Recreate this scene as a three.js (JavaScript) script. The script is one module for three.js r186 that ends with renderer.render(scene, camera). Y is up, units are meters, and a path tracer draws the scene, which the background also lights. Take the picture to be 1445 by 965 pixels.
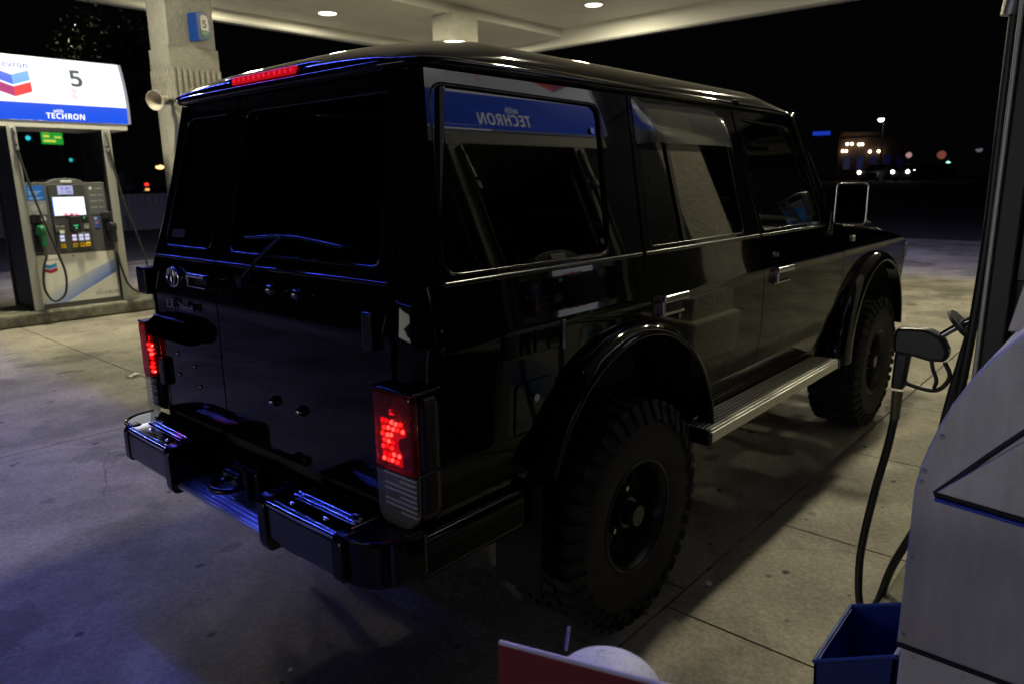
import * as THREE from 'three';
import { mergeGeometries } from 'three/addons/utils/BufferGeometryUtils.js';
import { RoundedBoxGeometry } from 'three/addons/geometries/RoundedBoxGeometry.js';
import { FontLoader } from 'three/addons/loaders/FontLoader.js';
import { TextGeometry } from 'three/addons/geometries/TextGeometry.js';
import { RectAreaLightUniformsLib } from 'three/addons/lights/RectAreaLightUniformsLib.js';

// ------------------------------------------------------------------ camera, sky, light, exposure
// x runs along the parked car towards its nose, z to its right-hand side, the rear axle stands over the origin
const scene = new THREE.Scene();
const camera = new THREE.PerspectiveCamera(50.63, 1024 / 683, 0.05, 600);
camera.position.set(-1.9, 1.54, 2.12);
camera.quaternion.setFromRotationMatrix(new THREE.Matrix4().makeBasis(
  new THREE.Vector3(0.66227, -0.01484, 0.74912), new THREE.Vector3(0.17263, 0.97593, -0.13328), new THREE.Vector3(-0.72911, 0.21758, 0.64889)));
camera.filmGauge = 36; camera.focus = 2.1; camera.userData.fStop = 4.5;
const renderer = new THREE.WebGLRenderer({ antialias: true });
renderer.setSize(1024, 683);
renderer.toneMapping = THREE.LinearToneMapping;
renderer.toneMappingExposure = 1.0;
renderer.shadowMap.enabled = true;
RectAreaLightUniformsLib.init();
{ // night sky: almost black, with a trace of town glow that is the same all round
  const w = 16, h = 64, d = new Float32Array(w * h * 4);
  for (let j = 0; j < h; j++) for (let i = 0; i < w; i++) {
    const up = Math.max(0, (j + 0.5) / h * 2 - 1), g = 0.0004 + 0.0006 * Math.exp(-up * 5);
    d.set([g * 0.9, g, g * 1.25, 1], (j * w + i) * 4);
  }
  const t = new THREE.DataTexture(d, w, h, THREE.RGBAFormat, THREE.FloatType);
  t.mapping = THREE.EquirectangularReflectionMapping; t.magFilter = THREE.LinearFilter; t.needsUpdate = true;
  scene.background = t; scene.environment = t;
}
const LAMP = { color: new THREE.Color(1.0, 0.92, 0.64), nits: 620 };    // recessed canopy downlights
const BLUE = { color: new THREE.Color(0.07, 0.11, 1.0), nits: 78 };     // blue strip round the outside of the canopy

// ------------------------------------------------------------------ helpers
let seed = 7;
const rnd = (a = 0, b = 1) => { seed = (seed * 1664525 + 1013904223) >>> 0; return a + (b - a) * seed / 4294967296; };
const V = (x, y, z) => new THREE.Vector3(x, y, z);
const taken = {};
const numbered = n => { const k = taken[n] = (taken[n] ?? -1) + 1; return k ? `${n}_${String(k).padStart(3, '0')}` : n; };
function mesh(name, geo, mat, parent) {
  const m = new THREE.Mesh(Array.isArray(geo) ? merge(geo) : geo, mat);
  m.name = name; m.castShadow = m.receiveShadow = true; if (parent) parent.add(m); return m;
}
function thing(name, label, category, pos = [0, 0, 0], turn = 0, group) {
  const o = new THREE.Group(); o.name = numbered(name); o.position.set(...pos); o.rotation.y = turn;
  o.userData = { label, category }; if (group) o.userData.group = group; scene.add(o); return o;
}
function solo(name, geo, mat, label, category, group) {
  const m = mesh(numbered(name), geo, mat); m.userData = { label, category }; if (group) m.userData.group = group; scene.add(m); return m;
}
function struct(name, geo, mat) { const m = mesh(numbered(name), geo, mat); m.userData.kind = 'structure'; scene.add(m); return m; }
function merge(list) {
  return mergeGeometries(list.map(g => {
    const n = g.index ? g.toNonIndexed() : g.clone();
    if (!n.attributes.normal) n.computeVertexNormals();
    if (!n.attributes.uv) n.setAttribute('uv', new THREE.BufferAttribute(new Float32Array(n.attributes.position.count * 2), 2));
    for (const k of Object.keys(n.attributes)) if (!['position', 'normal', 'uv'].includes(k)) n.deleteAttribute(k);
    return n;
  }));
}
// box from lo to hi corner, edges rounded by r
function bx(x0, x1, y0, y1, z0, z1, r = 0) {
  const w = x1 - x0, h = y1 - y0, d = z1 - z0;
  const g = r ? new RoundedBoxGeometry(w, h, d, 2, Math.min(r, w / 2.01, h / 2.01, d / 2.01)) : new THREE.BoxGeometry(w, h, d);
  return g.translate((x0 + x1) / 2, (y0 + y1) / 2, (z0 + z1) / 2);
}
// uv in metres, from the plane each face looks along
function metricUV(g, s = 1) {
  const p = g.attributes.position, n = g.attributes.normal, uv = new Float32Array(p.count * 2);
  for (let i = 0; i < p.count; i++) {
    const a = Math.abs(n.getX(i)), b = Math.abs(n.getY(i)), c = Math.abs(n.getZ(i));
    const [u, v] = b >= a && b >= c ? [p.getX(i), p.getZ(i)] : a >= c ? [p.getZ(i), p.getY(i)] : [p.getX(i), p.getY(i)];
    uv[2 * i] = u * s; uv[2 * i + 1] = v * s;
  }
  g.setAttribute('uv', new THREE.BufferAttribute(uv, 2)); return g;
}
const tube = (pts, r, seg = 40, rs = 8, closed = false) => new THREE.TubeGeometry(new THREE.CatmullRomCurve3(pts.map(p => V(...p)), closed, 'centripetal'), seg, r, rs, closed);
function rod(a, b, r, rs = 10) {   // straight cylinder between two points, capped
  const A = V(...a), B = V(...b), d = B.clone().sub(A), g = new THREE.CylinderGeometry(r, r, d.length(), rs);
  g.applyQuaternion(new THREE.Quaternion().setFromUnitVectors(V(0, 1, 0), d.clone().normalize()));
  return g.translate((A.x + B.x) / 2, (A.y + B.y) / 2, (A.z + B.z) / 2);
}
function mirrorZ(g) {
  g = g.index ? g.toNonIndexed() : g.clone();
  const p = g.attributes.position, n = g.attributes.normal;
  for (let i = 0; i < p.count; i++) { p.setZ(i, -p.getZ(i)); if (n) n.setZ(i, -n.getZ(i)); }
  for (const a of Object.values(g.attributes)) for (let i = 0; i < a.count; i += 3) for (let k = 0; k < a.itemSize; k++) {
    const x = a.array[(i + 1) * a.itemSize + k]; a.array[(i + 1) * a.itemSize + k] = a.array[(i + 2) * a.itemSize + k]; a.array[(i + 2) * a.itemSize + k] = x;
  }
  return g;
}
// smooth surface from a grid of points f(u, v), u and v in 0..1
function surf(f, nu, nv) {
  const pos = [], uv = [], idx = [];
  for (let i = 0; i <= nu; i++) for (let j = 0; j <= nv; j++) { pos.push(...f(i / nu, j / nv)); uv.push(i / nu, j / nv); }
  for (let i = 0; i < nu; i++) for (let j = 0; j < nv; j++) { const a = i * (nv + 1) + j, b = a + nv + 1; idx.push(a, b, a + 1, b, b + 1, a + 1); }
  const g = new THREE.BufferGeometry();
  g.setAttribute('position', new THREE.Float32BufferAttribute(pos, 3)); g.setAttribute('uv', new THREE.Float32BufferAttribute(uv, 2));
  g.setIndex(idx); g.computeVertexNormals(); return g;
}
const shapeOf = pts => new THREE.Shape(pts.map(p => new THREE.Vector2(...p)));
// rounded polygon as a list of points; an entry may carry its own radius as third number
function roundPoly(pts, r, n = 5) {
  const out = [];
  pts.forEach((p, i) => {
    const a = pts[(i + pts.length - 1) % pts.length], b = pts[(i + 1) % pts.length], rr = p[2] ?? r;
    if (!rr) { out.push([p[0], p[1]]); return; }
    const da = Math.hypot(a[0] - p[0], a[1] - p[1]), db = Math.hypot(b[0] - p[0], b[1] - p[1]), q = Math.min(rr, da / 2.05, db / 2.05);
    const s = [p[0] + (a[0] - p[0]) / da * q, p[1] + (a[1] - p[1]) / da * q], e = [p[0] + (b[0] - p[0]) / db * q, p[1] + (b[1] - p[1]) / db * q];
    for (let k = 0; k <= n; k++) { const t = k / n, u = 1 - t; out.push([u * u * s[0] + 2 * u * t * p[0] + t * t * e[0], u * u * s[1] + 2 * u * t * p[1] + t * t * e[1]]); }
  });
  return out;
}
function extrude(pts, depth, bevel = 0, holes = [], seg = 2) {
  const s = shapeOf(pts); for (const h of holes) s.holes.push(new THREE.Path(h.map(p => new THREE.Vector2(...p))));
  return new THREE.ExtrudeGeometry(s, { depth, bevelEnabled: bevel > 0, bevelSize: bevel, bevelThickness: bevel, bevelOffset: -bevel, bevelSegments: seg, curveSegments: 12 });
}
// noise for textures
const hash = (x, y, s) => { let h = (x * 374761393 + y * 668265263 + s * 2147483647) | 0; h = Math.imul(h ^ (h >>> 13), 1274126177); return ((h ^ (h >>> 16)) >>> 0) / 4294967296; };
function vnoise(x, y, per, s) {
  const xi = Math.floor(x), yi = Math.floor(y), fx = x - xi, fy = y - yi, u = fx * fx * (3 - 2 * fx), v = fy * fy * (3 - 2 * fy), m = k => ((k % per) + per) % per;
  const a = hash(m(xi), m(yi), s), b = hash(m(xi + 1), m(yi), s), c = hash(m(xi), m(yi + 1), s), d = hash(m(xi + 1), m(yi + 1), s);
  return a + (b - a) * u + (c - a) * v + (a - b - c + d) * u * v;
}
function fbm(u, v, base, oct, s) { let a = 0, amp = 0.5, sum = 0; for (let o = 0; o < oct; o++) { const p = base << o; a += amp * vnoise(u * p, v * p, p, s + o); sum += amp; amp *= 0.55; } return a / sum; }
function dataTex(n, fn, srgb = false, m = n) {
  const d = new Uint8Array(n * m * 4);
  for (let j = 0; j < m; j++) for (let i = 0; i < n; i++) { const c = fn(i / n, j / m, i, j), o = (j * n + i) * 4; for (let k = 0; k < 3; k++) d[o + k] = Math.max(0, Math.min(255, 255 * (c.length ? c[k] : c))); d[o + 3] = 255; }
  const t = new THREE.DataTexture(d, n, m, THREE.RGBAFormat, THREE.UnsignedByteType);
  t.wrapS = t.wrapT = THREE.RepeatWrapping; t.magFilter = THREE.LinearFilter; if (srgb) t.colorSpace = THREE.SRGBColorSpace; t.needsUpdate = true; return t;
}
function canvasTex(w, h, draw) {
  const c = document.createElement('canvas'); c.width = w; c.height = h; draw(c.getContext('2d'), w, h);
  const t = new THREE.CanvasTexture(c); t.colorSpace = THREE.SRGBColorSpace; t.magFilter = THREE.LinearFilter; return t;
}

// ------------------------------------------------------------------ materials
const std = (r, g, b, rough = 0.6, more = {}) => { const { color, ...rest } = more; return new THREE.MeshPhysicalMaterial({ color: new THREE.Color().setRGB(r, g, b), roughness: rough, ...rest }); };
const glow = (r, g, b, k = 1) => new THREE.MeshStandardMaterial({ color: 0x050505, emissive: new THREE.Color().setRGB(r, g, b), emissiveIntensity: k, roughness: 0.4 });

// forecourt concrete: 8 m tile with mottling, drips of oil, gum and fine grit
const spots = []; for (let i = 0; i < 120; i++) spots.push([rnd(), rnd(), rnd(0.0012, 0.008) * (rnd() < 0.15 ? 1.6 : 1), rnd(0.08, 0.34), rnd(1, 2.2)]);
for (let i = 0; i < 420; i++) spots.push([rnd(), rnd(), rnd(0.0006, 0.0022), rnd(0.2, 0.7), rnd(0.9, 1.4)]);
const NT = 1800, stain = new Float32Array(NT * NT).fill(1);
for (const [u, v, r, k, asp] of spots) {
  const R = Math.ceil(r * NT * 2.4), ci = Math.floor(u * NT), cj = Math.floor(v * NT);
  for (let dj = -R; dj <= R; dj++) for (let di = -R; di <= R; di++) {
    const i = (ci + di + NT) % NT, j = (cj + dj + NT) % NT;
    const wob = 0.75 + 0.5 * vnoise(i * 0.09, j * 0.09, 4096, 31), dd = Math.hypot(di / asp, dj) / (r * NT * wob);
    const f = dd < 0.75 ? 1 : dd < 1.1 ? (1.1 - dd) / 0.35 : 0;
    stain[j * NT + i] *= 1 - k * f;
  }
}
for (let c = 0; c < 14; c++) {   // hairline cracks and faint tyre drags
  let x = rnd(0, NT), y = rnd(0, NT), a = rnd(0, 6.283); const drag = c > 6, len = drag ? rnd(150, 420) : rnd(120, 520), wd = drag ? rnd(14, 30) : 1, k = drag ? 0.05 : rnd(0.14, 0.26);
  for (let q = 0; q < len; q++) {
    a += drag ? rnd(-0.006, 0.006) : rnd(-0.13, 0.13); x += Math.cos(a); y += Math.sin(a);
    for (let e = -wd; e <= wd; e++) { const i = ((Math.round(x - Math.sin(a) * e * 0.6) % NT) + NT) % NT, j = ((Math.round(y + Math.cos(a) * e * 0.6) % NT) + NT) % NT; if (hash(i, j, 77) < (drag ? 0.6 : 1)) stain[j * NT + i] = Math.max(0.45, stain[j * NT + i] * (1 - (Math.abs(e) && !drag ? k * 0.4 : k))); }
  }
}
const oil = []; for (let i = 0; i < 22; i++) oil.push([rnd(), rnd(), rnd(0.01, 0.035), rnd(0.10, 0.24)]);
for (const [u, v, r, k] of oil) {   // blotchy dried oil with broken outlines
  const Rr = Math.ceil(r * NT * 1.6);
  for (let dj = -Rr; dj <= Rr; dj++) for (let di = -Rr; di <= Rr; di++) {
    const i = (Math.floor(u * NT) + di + NT) % NT, j = (Math.floor(v * NT) + dj + NT) % NT, n = 0.55 * vnoise(i * 0.035, j * 0.035, 4096, 41) + 0.3 * vnoise(i * 0.1, j * 0.1, 4096, 43) + 0.15 * vnoise(i * 0.4, j * 0.4, 4096, 47);
    if (Math.hypot(di * 0.7, dj) / (r * NT) < 0.35 + 1.1 * n * n * 2 && n > 0.36) stain[j * NT + i] *= 1 - k * (0.6 + 0.4 * vnoise(i * 0.25, j * 0.25, 4096, 49));
  }
}
const concreteMap = dataTex(NT, (u, v, i, j) => {
  const a = fbm(u, v, 5, 4, 3), b = fbm(u, v, 24, 4, 11), c = vnoise(i / 2.2, j / 2.2, 4096, 5), streak = fbm(u * 0.5, v, 40, 3, 77);
  const m = fbm(u + 0.37, v + 0.11, 11, 4, 211);
  let k = 0.47 + 0.26 * (a - 0.5) + 0.18 * (b - 0.5) + 0.11 * (c - 0.5) + 0.12 * (streak - 0.5);
  if (m > 0.58) k -= Math.min(0.09, (m - 0.58) * 0.9);
  if (b > 0.66) k -= (b - 0.66) * 0.6;
  if (hash(i, j, 9) > 0.9994) k += 0.22;
  k *= stain[j * NT + i];
  return [k * 1.03, k * 0.99, k * 0.90];
}, true);
concreteMap.repeat.set(1 / 8, 1 / 8);
const concreteBump = dataTex(1024, (u, v, i, j) => 0.5 + 0.5 * (fbm(u, v, 60, 3, 21) - 0.5) + 0.25 * (hash(i, j, 4) - 0.5)); concreteBump.repeat.set(0.5, 0.5);
const concrete = new THREE.MeshStandardMaterial({ map: concreteMap, bumpMap: concreteBump, bumpScale: 0.004, roughness: 0.78 });
const kerbMap = dataTex(512, (u, v, i, j) => { const a = fbm(u, v, 6, 5, 41), b = fbm(u, v, 30, 3, 43), k = 0.40 + 0.34 * (a - 0.5) + 0.2 * (b - 0.5); return [k, k * 1.0, k * 0.88]; }, true);
const kerbMat = new THREE.MeshStandardMaterial({ map: kerbMap, bumpMap: concreteBump, bumpScale: 0.006, roughness: 0.85 });
const asphaltMap = dataTex(512, (u, v, i, j) => { const k = 0.2 + 0.12 * (fbm(u, v, 4, 5, 51) - 0.5) + 0.1 * (hash(i, j, 2) - 0.5); return [k, k, k * 1.02]; }, true); asphaltMap.repeat.set(0.25, 0.25);
const asphalt = new THREE.MeshStandardMaterial({ map: asphaltMap, roughness: 0.9 });
// stucco with trowelled worms
const stuccoH = dataTex(768, (u, v, i, j) => { const w = fbm(u, v, 8, 3, 61), a = Math.abs(fbm(u + w * 0.06, v + w * 0.1, 26, 3, 63) - 0.5) * 3.2; return Math.min(1, 0.25 + a * 0.8 + 0.15 * hash(i, j, 6)); });
const stuccoC = dataTex(512, (u, v) => { const k = 0.70 + 0.1 * (fbm(u, v, 7, 4, 71) - 0.5) + 0.06 * (fbm(u, v, 40, 2, 72) - 0.5); return [k, k * 0.985, k * 0.92]; }, true);
const stucco = new THREE.MeshStandardMaterial({ map: stuccoC, bumpMap: stuccoH, bumpScale: 0.006, roughness: 0.9 });
const ceilMap = dataTex(256, (u, v) => { const k = 0.80 + 0.05 * (fbm(u, v, 3, 4, 81) - 0.5); return [k, k * 0.99, k * 0.95]; }, true); ceilMap.repeat.set(0.3, 0.3);
const ceilWhite = new THREE.MeshStandardMaterial({ map: ceilMap, roughness: 0.55 });
const fasciaDark = std(0.25, 0.25, 0.24, 0.6);

const paint = std(0.0035, 0.0035, 0.004, 0.09, { clearcoat: 0.55, clearcoatRoughness: 0.02, ior: 1.5, specularIntensity: 0.1 });
const trimBlack = std(0.004, 0.004, 0.0045, 0.2);
const rubber = std(0.012, 0.012, 0.012, 0.7);
const darkMatte = std(0.004, 0.004, 0.004, 0.95);
const chrome = std(0.72, 0.72, 0.72, 0.12, { metalness: 1 });
const smokeChrome = std(0.3, 0.3, 0.32, 0.14, { metalness: 1 });
const aluminium = std(0.78, 0.77, 0.74, 0.36, { metalness: 1 });
const tyreBump = dataTex(256, (u, v, i, j) => 0.5 + 0.4 * (hash(i, j, 8) - 0.5)); 
const tyreMat = new THREE.MeshStandardMaterial({ color: new THREE.Color().setRGB(0.0065, 0.0065, 0.006), roughness: 0.72, bumpMap: tyreBump, bumpScale: 0.001 });
const rimMat = std(0.018, 0.018, 0.018, 0.33, { metalness: 0.3 });
const tint = (k, more) => std(k, k, k, 0.02, { transmission: 1, thickness: 0, ior: 1.5, ...more });
const privacyGlass = tint(0.03), clearGlass = tint(0.55), greenGlass = tint(0.35);
const smokeAcrylic = std(0.45, 0.45, 0.45, 0.12, { transmission: 0.9, thickness: 0, ior: 1.5 });
const mirrorMat = std(0.85, 0.85, 0.87, 0.02, { metalness: 1 });

// ------------------------------------------------------------------ ground, forecourt slabs, islands
{
  const g = new THREE.PlaneGeometry(640, 640, 160, 160).rotateX(-Math.PI / 2), p = g.attributes.position;
  for (let i = 0; i < p.count; i++) {   // the roads round about lie a metre higher than the forecourt
    const x = p.getX(i), z = p.getZ(i), d = Math.hypot(x - 4, z + 3), t = Math.min(1, Math.max(0, (d - 30) / 28));
    p.setY(i, -0.05 + 1.05 * t * t * (3 - 2 * t));
  }
  g.computeVertexNormals(); struct('ground', metricUV(g), asphalt);
}
const forecourt = struct('forecourt', bx(-7, 18, -0.045, -0.018, -14, 8.4), darkMatte);
{
  const rows = [-14, -10.26, -6.525, -2.79, 0.945, 4.68, 8.4], gap = 0.0045;
  const slab = (x0, x1, z0, z1) => mesh('slab', metricUV(bx(x0 + gap, x1 - gap, -0.017, 0, z0 + gap, z1 - gap)), concrete, forecourt);
  for (let r = 0; r < rows.length - 1; r++) {
    if (r === 4) { const xs = [-7, -4.9, -3.8, -2.75, -1.7, -0.72, 0.255, 1.165, 2.29, 3.4, 4.5, 5.6, 6.7, 7.8, 8.9, 10.8, 14.4, 18]; for (let i = 0; i < xs.length - 1; i++) slab(xs[i], xs[i + 1], rows[r], rows[r + 1]); }
    else for (let x = -7; x < 17.9; x += 3.7) slab(x, Math.min(18, x + 3.7), rows[r], rows[r + 1]);
  }
}
const kerb = (z0, z1) => {
  const s = struct('pump_island', metricUV(bx(-1.75, 9.6, 0.002, 0.15, z0, z1, 0.03), 0.8), kerbMat); return s;
};
kerb(-8.5, -7.35); kerb(1.58, 2.75);

// ------------------------------------------------------------------ canopy, its lamps and the blue strip
const canopy = thing('canopy', 'white forecourt canopy with flat panelled ceiling and deep edge beams', 'canopy', [0, 0, 0]);
const CX0 = -0.45, CX1 = 10.95, CZ0 = -10.3, CZ1 = 6.6;
for (let z = -7.7; z < CZ1 - 0.2; z += 0.56) mesh('ceiling_panel', metricUV(bx(CX0 + 0.15, CX1 - 0.12, 4.6, 4.66, z + 0.003, Math.min(CZ1 - 0.15, z + 0.557))), ceilWhite, canopy);
for (let z = -10.16; z < -7.76; z += 0.6) mesh('ceiling_panel', metricUV(bx(CX0 + 0.15, CX1 - 0.12, 4.43, 4.66, z + 0.003, Math.min(-7.705, z + 0.597))), ceilWhite, canopy);
mesh('roof_deck', bx(CX0 + 0.05, CX1 - 0.05, 4.68, 5.0, CZ0 + 0.05, CZ1 - 0.05), fasciaDark, canopy);
for (const [a, b, c, d] of [[CX0, CX0 + 0.15, CZ0, CZ1], [CX1 - 0.12, CX1, CZ0, CZ1], [CX0 + 0.15, CX1 - 0.12, CZ0, CZ0 + 0.14], [CX0 + 0.15, CX1 - 0.12, CZ1 - 0.15, CZ1]]) {
  mesh('edge_beam', metricUV(bx(a, b, 4.27, 4.67, c, d)), ceilWhite, canopy);
  const e = 0.012; mesh('beam_flange', bx(a - (a === CX0 ? 0 : e), b + (b === CX1 ? 0 : e), 4.235, 4.268, c - (c === CZ0 ? 0 : e), d + (d === CZ1 ? 0 : e)), fasciaDark, canopy);
  mesh('fascia', bx(a - 0.004, b + 0.004, 4.673, 5.1, c - 0.004, d + 0.004), fasciaDark, canopy);
}
{ // blue strip: a channel on the outer face of the rear beam with single diodes; plain bars on the other sides
  const ledBlue = glow(0.07, 0.11, 1, 700), barBlue = glow(0.07, 0.11, 1, 30);
  const LZ1 = 0.7;   // the rear strip stops above the car lane
  const ch = mesh('led_channel', bx(CX0 - 0.03, CX0 - 0.006, 4.60, 4.66, CZ0, LZ1), fasciaDark, canopy);
  const led = new THREE.BoxGeometry(0.012, 0.013, 0.045);
  for (let z = CZ0 + 0.1; z < LZ1; z += 0.15) mesh('led', led, ledBlue, ch).position.set(CX0 - 0.036, 4.595, z);
  mesh('led_bar', bx(CX1 + 0.006, CX1 + 0.03, 4.58, 4.62, CZ0, CZ1), barBlue, canopy);
  mesh('led_bar', bx(CX0, CX1, 4.58, 4.62, CZ0 - 0.03, CZ0 - 0.006), barBlue, canopy);
  const strip = (len, x, z, yaw) => {
    const l = new THREE.RectAreaLight(BLUE.color, BLUE.nits, len, 0.05); l.position.set(x, 4.575, z);
    const d = V(Math.sin(yaw) * 0.75, -1, Math.cos(yaw) * 0.75); l.lookAt(x - d.x, 4.575 - d.y, z - d.z); l.up.set(0, 1, 0);
    l.lookAt(x + d.x, 4.575 + d.y, z + d.z); scene.add(l); return l;
  };
  strip(LZ1 - CZ0, CX0 - 0.035, (CZ0 + LZ1) / 2, -Math.PI / 2);
  strip(CZ1 - CZ0, CX1 + 0.035, (CZ0 + CZ1) / 2, Math.PI / 2);
  strip(CX1 - CX0, (CX0 + CX1) / 2, CZ0 - 0.035, Math.PI);
}
{
  const lens = glow(1, 0.93, 0.75, 6), ring = std(0.7, 0.7, 0.68, 0.4);
  const where = [[2.55, 0.45, 'above the parked car, nearest its roof', 0.85], [6.1, 0.45, 'ahead of the parked car, over its lane', 0.9], [9.55, 0.45, 'over the car lane by the front edge'],
    [6.1, -5.98, 'over the middle of the next lane'], [9.54, -5.98, 'bright near the front edge beam, right of the far column'],
    [4.24, -9.3, 'by the left edge beam, beside the horn column'], [6.1, -9.17, 'bright by the left edge beam, between both columns'], [9.5, -9.2, 'in the far left corner'],
    [1.0, -6.9, 'over the kerb before the lit pump, brightest', 0.5]];
  for (const [x, z, w, k] of where) {
    const y = z < -7.7 ? 4.43 : 4.6, t = thing('ceiling_light', `round recessed canopy downlight ${w}`, 'light', [x, y, z], 0, 'canopy downlights');
    mesh('trim_ring', new THREE.TorusGeometry(0.17, 0.022, 8, 28).rotateX(Math.PI / 2), ring, t);
    mesh('lamp_lens', new THREE.SphereGeometry(0.155, 24, 8, 0, Math.PI * 2, Math.PI / 2, Math.PI / 2).scale(1, 0.22, 1).translate(0, 0.002, 0), lens, t);
    const l = new THREE.RectAreaLight(LAMP.color, LAMP.nits * (k ?? 1), 0.26, 0.26); l.rotation.x = -Math.PI / 2; l.position.y = -0.045; t.add(l);
    if (x === 1.0) { const sp = new THREE.SpotLight(LAMP.color, 64, 0, 0.84, 0.75); sp.position.set(0, -0.06, 0); sp.target.position.set(0, -3, 0); sp.shadow.radius = 6; sp.castShadow = true; t.add(sp, sp.target); }   // deep narrow-beam fitting
  }
}

// ------------------------------------------------------------------ columns
function column(x, z, label, fancy) {
  const t = thing('column', label, 'column', [x, 0.15, z]);
  const W = 0.31, D = 0.27;
  mesh('shaft', metricUV(merge([bx(-W, W, 0.35, 2.47, -D, D, 0.012), bx(-W, W, 3.13, z < -7 ? 4.276 : 4.446, -D, D, 0.012)]), 0.9), stucco, t);
  mesh('base', metricUV(bx(-W - 0.05, W + 0.05, 0.002, 0.35, -D - 0.05, D + 0.05, 0.02), 0.9), stucco, t);
  const cap = mesh('capital', metricUV(merge([bx(-W - 0.02, W + 0.02, 2.87, 3.13, -D - 0.02, D + 0.02, 0.008), bx(-W - 0.028, W + 0.028, 2.47, 2.87, -D - 0.028, D + 0.028, 0.004)]), 0.9), stucco, t);
  const rz = metricUV(new RoundedBoxGeometry(0.04, 0.4, 0.024, 2, 0.009), 0.9), rx = metricUV(new RoundedBoxGeometry(0.024, 0.4, 0.04, 2, 0.009), 0.9);
  for (let i = 0; i < 9; i++) for (const s of [-1, 1]) mesh('rib', rz, stucco, cap).position.set(-0.304 + i * 0.076, 2.67, s * (D + 0.034));
  for (let i = 0; i < 7; i++) for (const s of [-1, 1]) mesh('rib', rx, stucco, cap).position.set(s * (W + 0.034), 2.67, -0.24 + i * 0.08);
  if (fancy) mesh('cable_loop', tube([[-0.26, 1.2, D + 0.012], [-0.25, 1.9, D + 0.012], [-0.2, 2.33, D + 0.014], [-0.1, 2.42, D + 0.014], [-0.02, 2.3, D + 0.013], [0, 1.9, D + 0.012], [0.01, 1.2, D + 0.012]], 0.012, 50), stucco, t);
  return t;
}
column(2.845, -7.84, 'stucco canopy column with ribbed band carrying number sign and horn speaker', true);
column(7.88, -7.84, 'stucco canopy column farther off, seen just above the car roof');
column(2.845, 2.14, 'stucco canopy column beside the car, mirrored in its rear door');
const decal = (w, h, draw, px = 512) => { const m = new THREE.MeshStandardMaterial({ map: canvasTex(px, Math.round(px * h / w), draw), roughness: 0.45 }); return m; };
{
  const t = thing('number_sign', 'curved blue pump number sign with white oval 5 on column', 'sign', [2.9, 3.52, -7.565], 0.25);
  const blue = std(0.005, 0.06, 0.36, 0.35);
  mesh('bracket', extrude(roundPoly([[-0.1, -0.17, 0], [-0.1, 0.17, 0], [0.02, 0.2, 0.05], [0.1, 0.14, 0.07], [0.1, -0.1, 0.07], [0.02, -0.16, 0.05]], 0.02), 0.15, 0.008), blue, t);
  const oval = roundPoly([[-0.045, -0.125], [-0.045, 0.15], [0.075, 0.15], [0.075, -0.125]], 0.06, 8), g = new THREE.ShapeGeometry(shapeOf(oval));
  { const p = g.attributes.position, uv = g.attributes.uv; for (let i = 0; i < p.count; i++) uv.setXY(i, (p.getX(i) + 0.045) / 0.12, (p.getY(i) + 0.125) / 0.275); }
  mesh('number_plate', g.translate(0, 0, 0.161), decal(0.12, 0.275, (c, w, h) => {
    c.fillStyle = '#f2f2ee'; c.fillRect(0, 0, w, h); c.fillStyle = '#2c8a55'; c.fillRect(0, h * 0.68, w, h * 0.32);
    c.fillStyle = '#15181c'; c.font = `bold ${h * 0.46}px sans-serif`; c.textAlign = 'center'; c.fillText('5', w / 2, h * 0.56);
    c.fillStyle = '#dfe9e0'; c.font = `bold ${h * 0.1}px sans-serif`; c.fillText('DIESEL', w / 2, h * 0.82);
  }, 256), t);
}
{
  const t = thing('horn_speaker', 'beige horn loudspeaker bracketed to the side of the column', 'loudspeaker', [2.505, 2.6, -7.68]);
  const horn = new THREE.LatheGeometry([[0.035, 0.0], [0.04, 0.08], [0.05, 0.14], [0.075, 0.2], [0.115, 0.25], [0.122, 0.255], [0.114, 0.257], [0.07, 0.21], [0.04, 0.14], [0.0, 0.13]].map(p => new THREE.Vector2(...p)), 32);
  const hm = mesh('horn', horn, std(0.42, 0.38, 0.31, 0.6), t); hm.quaternion.setFromUnitVectors(V(0, 1, 0), V(-0.85, -0.2, 0.5).normalize()); hm.position.set(-0.06, 0.03, 0.1);
  mesh('driver', new THREE.CylinderGeometry(0.045, 0.05, 0.08, 16), std(0.2, 0.18, 0.15, 0.6), t).position.set(-0.04, 0.0, 0.06);
  mesh('bracket', [rod([0.02, 0, 0.06], [-0.06, 0, 0.06], 0.014), rod([-0.05, 0, 0.06], [-0.02, 0.02, 0.17], 0.012)], std(0.12, 0.11, 0.1, 0.7), t);
  mesh('conduit', tube([[-0.02, -0.02, 0.15], [0.05, 0.03, 0.155], [0.15, 0.02, 0.15], [0.32, 0.0, 0.148], [0.52, -0.03, 0.146]], 0.011, 30), std(0.12, 0.11, 0.09, 0.8), t);
}

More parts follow.
